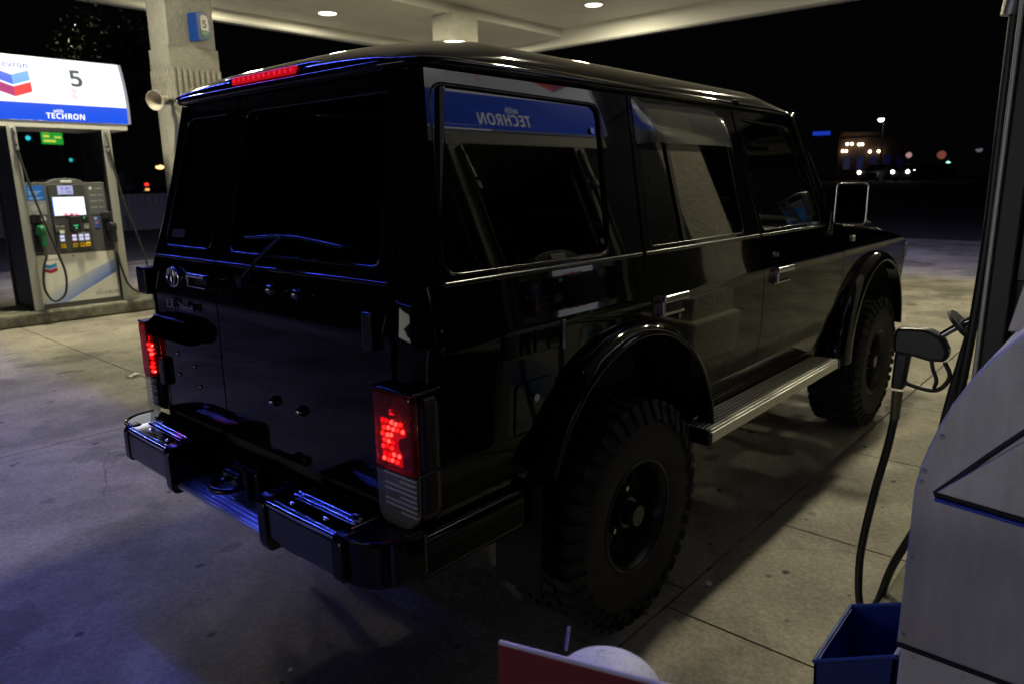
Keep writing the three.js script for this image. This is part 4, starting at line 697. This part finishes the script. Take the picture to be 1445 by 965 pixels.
// cabin
{
  const seatM = std(0.05, 0.05, 0.052, 0.85), c = mesh('dashboard', [bx(1.95, 2.2, 0.95, 1.26, -0.7, 0.7, 0.05), bx(1.9, 2.05, 1.16, 1.275, 0.15, 0.6, 0.04)], std(0.04, 0.04, 0.04, 0.6), car);
  mesh('steering_wheel', [new THREE.TorusGeometry(0.19, 0.014, 10, 48), new THREE.CylinderGeometry(0.06, 0.06, 0.04, 18).rotateX(Math.PI / 2), rod([-0.18, 0, 0], [0.18, 0, 0], 0.011), rod([0, 0, 0], [0, -0.18, 0], 0.011)].map(g => g.rotateY(-Math.PI / 2).rotateZ(-0.52).translate(1.78, 1.26, 0.37)), std(0.5, 0.47, 0.4, 0.35), car);
  for (const [x, z] of [[1.22, 0.37], [1.22, -0.37]]) mesh('front_seat', [bx(x, x + 0.5, 0.72, 0.88, z - 0.24, z + 0.24, 0.06), bx(x - 0.1, x + 0.06, 0.85, 1.38, z - 0.23, z + 0.23, 0.06).rotateZ(0), bx(x - 0.1, x + 0.0, 1.42, 1.60, z - 0.13, z + 0.13, 0.045)], seatM, car);
  mesh('rear_bench', [bx(0.15, 0.65, 0.72, 0.86, -0.56, 0.56, 0.05), bx(0.05, 0.18, 0.85, 1.36, -0.56, 0.56, 0.05)], seatM, car);
}

// ------------------------------------------------------------------ windscreen-wash stand at the near right
{
  const t = thing('service_cabinet', 'grey metal service cabinet with curved top and white base at right', 'cabinet', [0, 0, 0]);
  const scuff = dataTex(512, (u, v, i, j) => { const a = fbm(u, v, 5, 5, 91), b = fbm(u * 3, v * 0.4, 20, 3, 93), k = 0.78 + 0.14 * (a - 0.5) + 0.10 * (b - 0.5) + 0.04 * (hash(i, j, 5) - 0.5); return [k, k, k * 1.01]; }, true);
  const dent = dataTex(256, (u, v) => fbm(u, v, 4, 3, 97)); dent.repeat.set(1, 1);
  const steel = new THREE.MeshPhysicalMaterial({ map: scuff, bumpMap: dent, bumpScale: 0.008, roughness: 0.5, metalness: 0.25 });
  const prof = [[1.832, 0.607], [1.832, 0.90], [1.832, 0.945], [1.838, 0.99], [1.847, 1.03], [1.862, 1.08], [1.88, 1.127], [1.905, 1.18], [1.93, 1.22], [1.965, 1.265], [2.01, 1.31], [2.07, 1.35], [2.14, 1.37], [2.55, 1.375], [2.55, 0.607]];
  const g = extrude(prof.map(p => [p[0], p[1]]), 0.42, 0.006, [], 3); { const p = g.attributes.position, uv = g.attributes.uv; for (let i = 0; i < p.count; i++) uv.setXY(i, p.getX(i) * 0.8, p.getY(i) * 0.8); }
  const swap = q => q.applyMatrix4(new THREE.Matrix4().set(0, 0, 1, 0, 0, 1, 0, 0, -1, 0, 0, 0, 0, 0, 0, 1));   // extrude depth -> x, outline x -> -z
  const turnX = q => { const p = q.attributes.position, n = q.attributes.normal; for (let i = 0; i < p.count; i++) { const [a, b, c] = [p.getX(i), p.getY(i), p.getZ(i)]; p.setXYZ(i, c, b, a); const [d, e, f] = [n.getX(i), n.getY(i), n.getZ(i)]; n.setXYZ(i, f, e, d); } if (q.index) q = q.toNonIndexed(); for (const a of Object.values(q.attributes)) for (let i = 0; i < a.count; i += 3) for (let k = 0; k < a.itemSize; k++) { const x = a.array[(i + 1) * a.itemSize + k]; a.array[(i + 1) * a.itemSize + k] = a.array[(i + 2) * a.itemSize + k]; a.array[(i + 2) * a.itemSize + k] = x; } return q; };
  mesh('shell', turnX(g).translate(-0.4, 0, 0), steel, t);
  mesh('base', bx(-0.396, 0.02, 0.152, 0.606, 1.838, 2.545, 0.006), std(0.78, 0.79, 0.79, 0.5), t);
  // hatch set into the end: a wedge door with dark gaps and a blue lower lip
  const hatch = turnX(extrude([[1.873, 0.952], [2.30, 0.925], [2.30, 1.335], [2.23, 1.335]], 0.008, 0.002)).translate(-0.4145, 0, 0);
  mesh('hatch', hatch, steel, t);
  mesh('hatch_gap', [tube([[-0.407, 0.945, 1.868], [-0.407, 1.10, 1.995], [-0.407, 1.34, 2.215]], 0.0055, 20, 6), tube([[-0.407, 0.945, 1.868], [-0.407, 0.93, 2.1], [-0.407, 0.918, 2.3]], 0.0055, 20, 6)], rubber, t);
  mesh('hatch_lip', rod([-0.411, 0.936, 1.87], [-0.411, 0.909, 2.3], 0.0045), std(0.005, 0.04, 0.55, 0.35), t);
  for (const [y, z] of [[1.06, 1.868], [0.985, 1.846], [0.962, 1.843], [0.80, 1.842], [0.63, 1.842]]) mesh('rivet', new THREE.SphereGeometry(0.0055, 8, 6).scale(0.4, 1, 1).translate(-0.407, y, z), steel, t);
  for (let i = 0; i < 6; i++) mesh('screw', new THREE.CylinderGeometry(0.005, 0.005, 0.004, 10).rotateZ(Math.PI / 2).translate(-0.398, 0.58, 1.86 + i * 0.09), aluminium, t);
  mesh('base_seam', bx(-0.409, -0.397, 0.600, 0.608, 1.834, 2.55), rubber, t);
  const printed = decal(0.3, 0.24, (c, w, h) => { c.fillStyle = '#d8d2b4'; c.fillRect(0, 0, w, h); c.fillStyle = '#b8412f'; for (let i = 0; i < 6; i++) c.fillRect(w * (0.06 + i * 0.08), h * 0.1, w * 0.035, h * (0.5 + 0.1 * (i % 3))); c.fillStyle = '#4f95c4'; c.fillRect(w * 0.55, h * 0.2, w * 0.35, h * 0.6); }, 256);
  mesh('instruction_plate', surf((u, v) => [-0.2, 1.235 + 0.30 * v * (0.4 + 0.6 * u) , 1.925 + 0.5 * u + 0.02 * v], 6, 6), printed, t);
}
{
  const t = thing('squeegee_bin', 'open blue plastic bin hung beside the grey cabinet', 'bin', [0, 0, 0]);
  const blue = std(0.004, 0.03, 0.22, 0.38), w = 0.006;
  // rim points: outer side lower, cabinet side higher
  const A = [-0.36, 0.455, 1.662], B = [-0.36, 0.545, 1.826], C = [-0.10, 0.545, 1.826], D = [-0.10, 0.47, 1.662], bot = 0.155;
  const wall = (p, q) => { const n = V(q[2] - p[2], 0, p[0] - q[0]).normalize().multiplyScalar(w); const pts = [[p[0], p[1], p[2]], [q[0], q[1], q[2]], [q[0], bot, q[2] + (q[2] < 1.7 ? 0.015 : 0)], [p[0], bot, p[2] + (p[2] < 1.7 ? 0.015 : 0)]]; const pos = []; const o = pts.map(a => V(...a)), i = pts.map(a => V(...a).add(n)); const quad = (a, b, c, d) => pos.push(...a.toArray(), ...b.toArray(), ...c.toArray(), ...a.toArray(), ...c.toArray(), ...d.toArray()); quad(o[0], o[1], o[2], o[3]); quad(i[1], i[0], i[3], i[2]); quad(o[1], o[0], i[0], i[1]); quad(o[2], o[1], i[1], i[2]); quad(o[0], o[3], i[3], i[0]); const g = new THREE.BufferGeometry(); g.setAttribute('position', new THREE.Float32BufferAttribute(pos, 3)); g.computeVertexNormals(); return g; };
  mesh('wall', [wall(A, B)], blue, t); mesh('wall', [wall(B, C)], blue, t); mesh('wall', [wall(C, D)], blue, t); mesh('wall', [wall(D, A)], blue, t);
  mesh('floor', bx(-0.36, -0.10, 0.152, 0.16, 1.68, 1.826), blue, t);
  mesh('rim', [rod(A, B, 0.005, 8), rod(B, C, 0.005, 8), rod(C, D, 0.005, 8), rod(D, A, 0.005, 8)], blue, t);
}
{
  const t = thing('bollard', 'round white domed bollard top with scuffs at bottom edge', 'bollard', [-1.186, 0.172, 1.645]);
  const dirty = dataTex(256, (u, v) => { const a = fbm(u, v, 8, 4, 103), b = fbm(u, v, 20, 3, 105); let k = 0.86 - (a > 0.6 ? (a - 0.6) * 0.9 : 0) - (Math.abs(b - 0.5) < 0.012 ? 0.3 : 0); return [k, k, k * 0.99]; }, true);
  const m = new THREE.MeshStandardMaterial({ map: dirty, roughness: 0.55 });
  mesh('post', new THREE.CylinderGeometry(0.074, 0.074, 0.71, 40).translate(0, 0.335, 0), m, t);
  mesh('cap', new THREE.SphereGeometry(0.076, 40, 14, 0, Math.PI * 2, 0, Math.PI / 2).scale(1, 0.62, 1).translate(0, 0.692, 0), m, t);
  mesh('collar', new THREE.TorusGeometry(0.075, 0.004, 6, 40).rotateX(Math.PI / 2).translate(0, 0.69, 0), m, t);
}
{
  const t = thing('red_notice', 'dark red panel with white top edge before the bollard', 'sign', [-1.25, 0.15, 1.515]);
  const a = Math.atan2(-0.213, 0.03);
  const g = new THREE.Group(); g.name = 'panel_holder';
  const put = q => q.rotateY(-Math.atan2(0.213, 0.03)).translate(0, 0, 0);
  mesh('panel', put(extrude([[-0.002, 0.002], [0.30, 0.002], [0.30, 0.805], [-0.002, 0.765]], 0.006, 0)), std(0.17, 0.008, 0.014, 0.5), t);
  mesh('edge', put(rod([-0.002, 0.767, 0.003], [0.30, 0.807, 0.003], 0.0035, 8)), std(0.6, 0.55, 0.58, 0.5), t);
}
solo('cable_tie', rod([-1.19, 0.90, 1.58], [-1.172, 0.925, 1.572], 0.0025, 6).translate(0, 0, 0), std(0.75, 0.75, 0.75, 0.5), 'thin white plastic tie standing up behind the red panel', 'cable tie');
// scraps on the concrete
{
  const scrap = (x, z, s, k, label) => { const g = new THREE.PlaneGeometry(s, s * 0.7, 4, 3).rotateX(-Math.PI / 2), p = g.attributes.position; for (let i = 0; i < p.count; i++) p.setXYZ(i, p.getX(i) + rnd(-0.12, 0.12) * s, 0.004 + rnd(0, 0.22) * s, p.getZ(i) + rnd(-0.12, 0.12) * s); const q = g.toNonIndexed(); q.computeVertexNormals(); solo('paper_scrap', q.rotateY(k).translate(x, 0, z), std(0.7, 0.68, 0.62, 0.9), label, 'litter'); };
  scrap(0.343, -4.106, 0.10, 0.4, 'white crumpled paper scrap on open concrete left of the car');
  scrap(0.488, 1.0, 0.03, 1.1, 'tiny pale scrap on the concrete near the rear tyre');
  scrap(-0.85, 0.202, 0.018, 0.7, 'tiny pale scrap on the ground below the rear bumper');
}

// ------------------------------------------------------------------ beyond the forecourt
const yAt = (x, z) => { const d = Math.hypot(x - 4, z + 3), t = Math.min(1, Math.max(0, (d - 30) / 28)); return -0.05 + 1.05 * t * t * (3 - 2 * t); };
{
  const t = thing('boundary_wall', 'low grey wall with ribbed coping behind the far pump', 'wall', [0, 0, 0]);
  const wm = std(0.16, 0.155, 0.165, 0.85), cm = std(0.2, 0.195, 0.205, 0.85);
  mesh('wall_face', bx(-30, 34, -0.05, 0.86, -26.6, -26.3), wm, t);
  const c = mesh('coping', bx(-30, 34, 0.862, 1.27, -26.62, -26.32), wm, t);
  const fin = new THREE.BoxGeometry(0.11, 0.34, 0.07); for (let i = 0; i < 110; i++) mesh('fin', fin, cm, c).position.set(-4 + i * 0.24, 1.06, -26.285);
  const pl = thing('wall_pipe', 'short standpipe against the boundary wall', 'pipe', [8.85, -0.05, -26.2]); mesh('pipe', [rod([0, 0, 0], [0, 0.55, 0], 0.05), bx(-0.09, 0.09, 0.42, 0.52, -0.06, 0.06, 0.01)], std(0.1, 0.1, 0.1, 0.7), pl);
}
const bodyPanel = (pts, w) => extrude(pts, w, 0.04, [], 2).translate(0, 0, -w / 2);
{ // pickup passing behind the wall
  const x = 19.0, z = -55.6, t = thing('pickup_truck', 'pale pickup truck with red tail light passing behind the wall', 'truck', [x, yAt(x, z) - 0.25, z], 0.35);
  mesh('body', bodyPanel([[-2.6, 0.55], [2.6, 0.5], [2.62, 1.05], [0.75, 1.1], [-2.0, 1.12], [-2.55, 1.0]], 1.8), std(0.42, 0.36, 0.28, 0.4), t);
  mesh('cab', bodyPanel([[-0.95, 1.1], [0.75, 1.1], [0.5, 1.75], [-0.5, 1.78]], 1.65), std(0.42, 0.36, 0.28, 0.4), t);
  for (const [a, s] of [[-1.7, 1], [1.7, 1], [-1.7, -1], [1.7, -1]]) mesh('wheel', new THREE.CylinderGeometry(0.38, 0.38, 0.24, 20).rotateX(Math.PI / 2).translate(a, 0.4, s * 0.82), rubber, t);
  mesh('tail_light', bx(2.3, 2.66, 0.86, 1.06, 0.70, 0.96, 0.03), glow(1, 0.03, 0.02, 2.2), t);
  mesh('turn_light', bx(2.3, 2.68, 0.5, 0.66, 0.70, 0.96, 0.03), glow(1, 0.45, 0.15, 1.4), t);
  mesh('wheel_light', new THREE.SphereGeometry(0.1, 10, 8).translate(-0.55, 0.55, 0.95), glow(0.9, 0.85, 0.85, 1.0), t);
}
const steelPole = std(0.06, 0.06, 0.06, 0.6);
function streetLamp(x, y, z, col, k, label, r = 0.28, watts = 0) {
  const g = yAt(x, z), t = thing('street_lamp', label, 'street lamp', [x, g, z], 0, 'street lamps'), h = y - g;
  mesh('pole', [rod([0.9, 0, 0], [0.9, h + 0.25, 0], 0.08), rod([0.9, h + 0.25, 0], [0, h + 0.15, 0], 0.05)], steelPole, t);
  mesh('lamp_head', bx(-0.4, 0.35, 0.08, 0.2, -0.2, 0.2, 0.04).translate(0, h, 0), steelPole, t);
  mesh('lamp_glass', new THREE.SphereGeometry(r, 14, 10).scale(1.5, 0.75, 1).translate(0, h, 0), glow(...col, k), t);
  if (watts) { const l = new THREE.PointLight(new THREE.Color(...col), watts); l.position.set(0, h - 0.4, 0); l.castShadow = true; t.add(l); }
}
streetLamp(12.93, 9.48, -40.36, [1, 0.95, 0.88], 9, 'bright white street lamp high above the far pump sign', 0.18, 14);
streetLamp(33.5, 3.56, -80.6, [1, 0.45, 0.15], 4, 'small orange street light left of the horn column base', 0.3);
streetLamp(75.26, 6.69, -19.0, [0.85, 0.9, 1], 7, 'bluish white street lamp above the lit building at right', 0.26);
streetLamp(67.4, 2.6, -7.68, [1, 0.4, 0.15], 0.5, 'faint orange light behind the near pump posts', 0.3);
streetLamp(86.9, 3.9, -12.6, [0.8, 0.85, 1], 0.12, 'very faint grey street light at far right', 0.3);
function leafCrown(cx, cy, cz, r, n, ry = 0.8) {
  const pos = [], nor = [];
  for (let i = 0; i < n; i++) {
    const a = rnd(0, 6.283), c = rnd(-1, 1), q = Math.pow(rnd(), 0.45) * r * (0.75 + 0.35 * vnoise(a * 1.6 + 9, c * 2.5 + 9, 512, 5)), s = Math.sqrt(1 - c * c), p = V(cx + q * s * Math.cos(a), cy + q * c * ry, cz + q * s * Math.sin(a));
    const u = V(rnd(-1, 1), rnd(-1, 1), rnd(-1, 1)).normalize(), w = V(rnd(-1, 1), rnd(-1, 1), rnd(-1, 1)).cross(u).normalize(), l = rnd(0.1, 0.22);
    const A = p.clone().addScaledVector(u, l), B = p.clone().addScaledVector(w, l * 0.45), C = p.clone().addScaledVector(w, -l * 0.45), D = p.clone().addScaledVector(u, -l), nn = u.clone().cross(w);
    for (const k of [A, B, C, C, B, D]) { pos.push(k.x, k.y, k.z); nor.push(nn.x, nn.y, nn.z); }
  }
  const g = new THREE.BufferGeometry(); g.setAttribute('position', new THREE.Float32BufferAttribute(pos, 3)); g.setAttribute('normal', new THREE.Float32BufferAttribute(nor, 3)); return g;
}
{
  const leaf = std(0.06, 0.07, 0.025, 1), bark = std(0.05, 0.04, 0.03, 0.9);
  for (const [x, z, h, r, label] of [[14.2, -38.5, 8.0, 3.2, 'leafy tree beside the white street lamp, partly lit'], [3.5, -38.5, 7.2, 3.4, 'dark tree standing far behind the lit pump sign']]) {
    const t = thing('tree', label, 'tree', [x, yAt(x, z), z], 0, 'trees beyond the wall');
    mesh('trunk', [new THREE.CylinderGeometry(0.14, 0.24, h * 0.72, 10).translate(0, h * 0.36, 0), rod([0, h * 0.5, 0], [1.3, h * 0.85, 0.4], 0.08), rod([0, h * 0.55, 0], [-1.2, h * 0.9, -0.5], 0.07), rod([0, h * 0.6, 0], [0.2, h, 0.9], 0.07)], bark, t);
    mesh('crown', leafCrown(0, h, 0, r, 5200), leaf, t);
  }
}
{ // green price sign on a pole, seen through the far pump
  const x = 15.63, z = -55.3, g = yAt(x, z), t = thing('price_sign', 'small lit green price sign with yellow lines seen through the far pump', 'sign', [x, g, z], 0.28), y = 4.93 - g;
  mesh('pole', [rod([-0.6, 0, -0.1], [-0.6, y, -0.1], 0.08), rod([0.6, 0, -0.1], [0.6, y, -0.1], 0.08)], steelPole, t);
  mesh('sign_panel', plate(-0.72, 0.72, y - 0.5, y + 0.5, 0, 0.1), emissiveMapMat(canvasTex(256, 180, (c, w, h) => { c.fillStyle = '#27a033'; c.fillRect(0, 0, w, h); c.fillStyle = '#d8e05a'; c.textAlign = 'left'; c.font = 'bold 46px sans-serif'; c.fillText('The', 14, 52); c.fillRect(14, 74, 78, 28); c.fillRect(14, 128, 150, 28); c.fillRect(150, 84, 88, 22); }), 0.9), t);
}
function trafficLight(x, y, z, col, k, label, r = 0.22) {
  const g = yAt(x, z), t = thing('traffic_light', label, 'traffic light', [x, g, z], 0, 'far traffic lights'), h = y - g;
  mesh('pole', rod([0.3, 0, 0], [0.3, h + 0.8, 0], 0.07), steelPole, t); mesh('case', bx(-0.22, 0.22, h - 0.5, h + 0.9, -0.3, 0.02, 0.03), steelPole, t);
  mesh('signal_lens', new THREE.SphereGeometry(r, 14, 10).translate(-0.1, h, 0.1), glow(...col, k), t);
}
trafficLight(19.8, 5.91, -74.9, [0.05, 0.8, 1], 0.8, 'cyan traffic signal left of the green price sign', 0.2);
trafficLight(25.8, 4.31, -83.5, [0.05, 0.8, 0.9], 0.6, 'small cyan traffic signal below right of the green sign', 0.18);
trafficLight(5.34, 1.6, -29, [1, 0.04, 0.06], 2, 'red signal dot at the left picture edge', 0.06);
trafficLight(91.3, 2.66, -16.2, [0.4, 1, 0.8], 2.4, 'pale green traffic signal at far right', 0.24);
trafficLight(91.2, 3.6, -16.9, [1, 0.3, 0.22], 0.16, 'dim red signal beside the pale green one', 0.45);
trafficLight(80.8, 3.45, -17.7, [1, 0.55, 0.55], 0.4, 'dim pink signal above the oncoming headlights', 0.28);
{ // lit building with lamps in pairs on its front
  const x = 83.5, z = -22, g = yAt(x, z), t = thing('lit_building', 'dark brick building with glowing wall lamps in the distance', 'building', [x, g, z], -1.28);   // local +z faces the camera
  const brick = std(0.05, 0.028, 0.02, 0.9);
  mesh('wall', bx(-3.2, 3.4, 0, 4.5, -5, -0.2), brick, t);
  mesh('gable', extrude([[-3.3, 4.502], [1.2, 4.502], [0.9, 5.0], [-3.0, 5.15]], 4.6).translate(0, 0, -4.9), std(0.1, 0.07, 0.045, 0.8), t);
  for (let i = 0; i < 5; i++) { const w = mesh('window', bx(-2.6 + i * 1.3, -1.9 + i * 1.3, 1.2, 2.6, -0.198, -0.17), std(0.02, 0.02, 0.02, 0.15), t); mesh('sill', bx(-2.65 + i * 1.3, -1.85 + i * 1.3, 1.08, 1.18, -0.198, -0.1), brick, w); }
  const bulb = new THREE.SphereGeometry(0.13, 12, 8), warm = glow(1, 0.82, 0.55, 12);
  for (const [a, y] of [[-2.35, 3.86], [-1.9, 3.86], [-1.2, 3.78], [-0.88, 3.78], [-2.75, 3.12], [-2.4, 3.12], [-0.1, 3.0], [0.75, 3.0]]) { mesh('wall_lamp', bulb, warm, t).position.set(a, y, 0.12); }
  const l = new THREE.PointLight(new THREE.Color(1, 0.7, 0.4), 0.5); l.position.set(-1.6, 3.4, 0.9); l.castShadow = true; t.add(l);
  const l2 = new THREE.PointLight(new THREE.Color(1, 0.7, 0.4), 0.2); l2.position.set(0.3, 3.0, 0.7); l2.castShadow = true; t.add(l2);
}
{
  const x = 69, z = -22.3, g = yAt(x, z), t = thing('blue_sign', 'small glowing blue sign left of the lit building', 'sign', [x, g, z], -1.25);
  mesh('pole', rod([-0.4, 0, -0.1], [-0.4, 4.2, -0.1], 0.08), steelPole, t); mesh('sign_panel', bx(-0.75, 0.75, 4.2, 4.55, -0.1, 0.1, 0.05), glow(0.02, 0.08, 0.9, 0.45), t);
}
function farCar(x, z, lamps, turn, label) {
  const g = yAt(x, z), t = thing('far_car', label, 'car', [x, g, z], turn, 'far cars with headlights on');
  mesh('body', bodyPanel([[-2.1, 0.3], [2.1, 0.3], [2.15, 0.75], [1.2, 0.9], [-2.05, 0.95]], 1.7), std(0.02, 0.02, 0.024, 0.3), t);
  mesh('cabin', bodyPanel([[-1.6, 0.93], [1.1, 0.9], [0.4, 1.42], [-1.1, 1.45]], 1.5), std(0.015, 0.015, 0.018, 0.15), t);
  for (const [a, s] of [[-1.35, 1], [1.35, 1], [-1.35, -1], [1.35, -1]]) mesh('wheel', new THREE.CylinderGeometry(0.32, 0.32, 0.2, 18).rotateX(Math.PI / 2).translate(a, 0.32, s * 0.76), rubber, t);
  for (const s of lamps) mesh('headlight', new THREE.SphereGeometry(0.13, 12, 8).translate(2.2, 0.78, s), glow(1, 0.96, 0.88, 14), t);
}
farCar(67.6, -16.6, [0.62], 2.9, 'far dark car showing one headlight, left of the others');
farCar(68.2, -14.2, [0.62, -0.6], 2.95, 'far dark car with two headlights side by side');
farCar(68.9, -12.7, [0.62], 2.95, 'far dark car with one low headlight, rightmost');

// the station shop behind the photographer: its lit front is what brightens the rear faces of the cabinet, bin and bollard
{
  const t = thing('station_shop', 'station shop behind the camera, out of view, with a lit glass front', 'building', [-15, 0, -2]);
  mesh('wall', [bx(-6, -0.02, -0.04, 0.5, -6.5, 6.5), bx(-6, -0.02, 2.72, 4.2, -6.5, 6.5), bx(-6, -0.02, 0.502, 2.718, -6.5, -5.6), bx(-6, -0.02, 0.502, 2.718, 5.6, 6.5)], std(0.4, 0.38, 0.34, 0.8), t);
  const lit = glow(1, 0.97, 0.92, 0.6), fr = std(0.1, 0.1, 0.1, 0.4);
  for (let i = 0; i < 7; i++) { const z = -5.6 + i * 1.6; const w = mesh('window', bx(-0.1, -0.04, 0.505, 2.715, z + 0.03, z + 1.57), lit, t); mesh('frame', bx(-0.1, 0.0, 0.505, 2.715, z - 0.03, z + 0.03), fr, w); }
  const l = new THREE.RectAreaLight(new THREE.Color(1, 0.98, 0.84), 2.4, 11, 2.1); l.position.set(0.02, 1.6, 0); l.rotation.y = -Math.PI / 2; t.add(l);
  mesh('fascia', bx(-6.2, 0.1, 3.3, 4.4, -14, 6.7), fasciaDark, t);
  mesh('led_bar', bx(0.102, 0.13, 3.9, 3.97, -14, 6.7), glow(0.09, 0.13, 1, 12), t);
  const b = new THREE.RectAreaLight(BLUE.color, 2, 20.6, 0.06); b.position.set(0.135, 3.935, -3.65); b.rotation.y = -Math.PI / 2; t.add(b);
}
renderer.render(scene, camera);
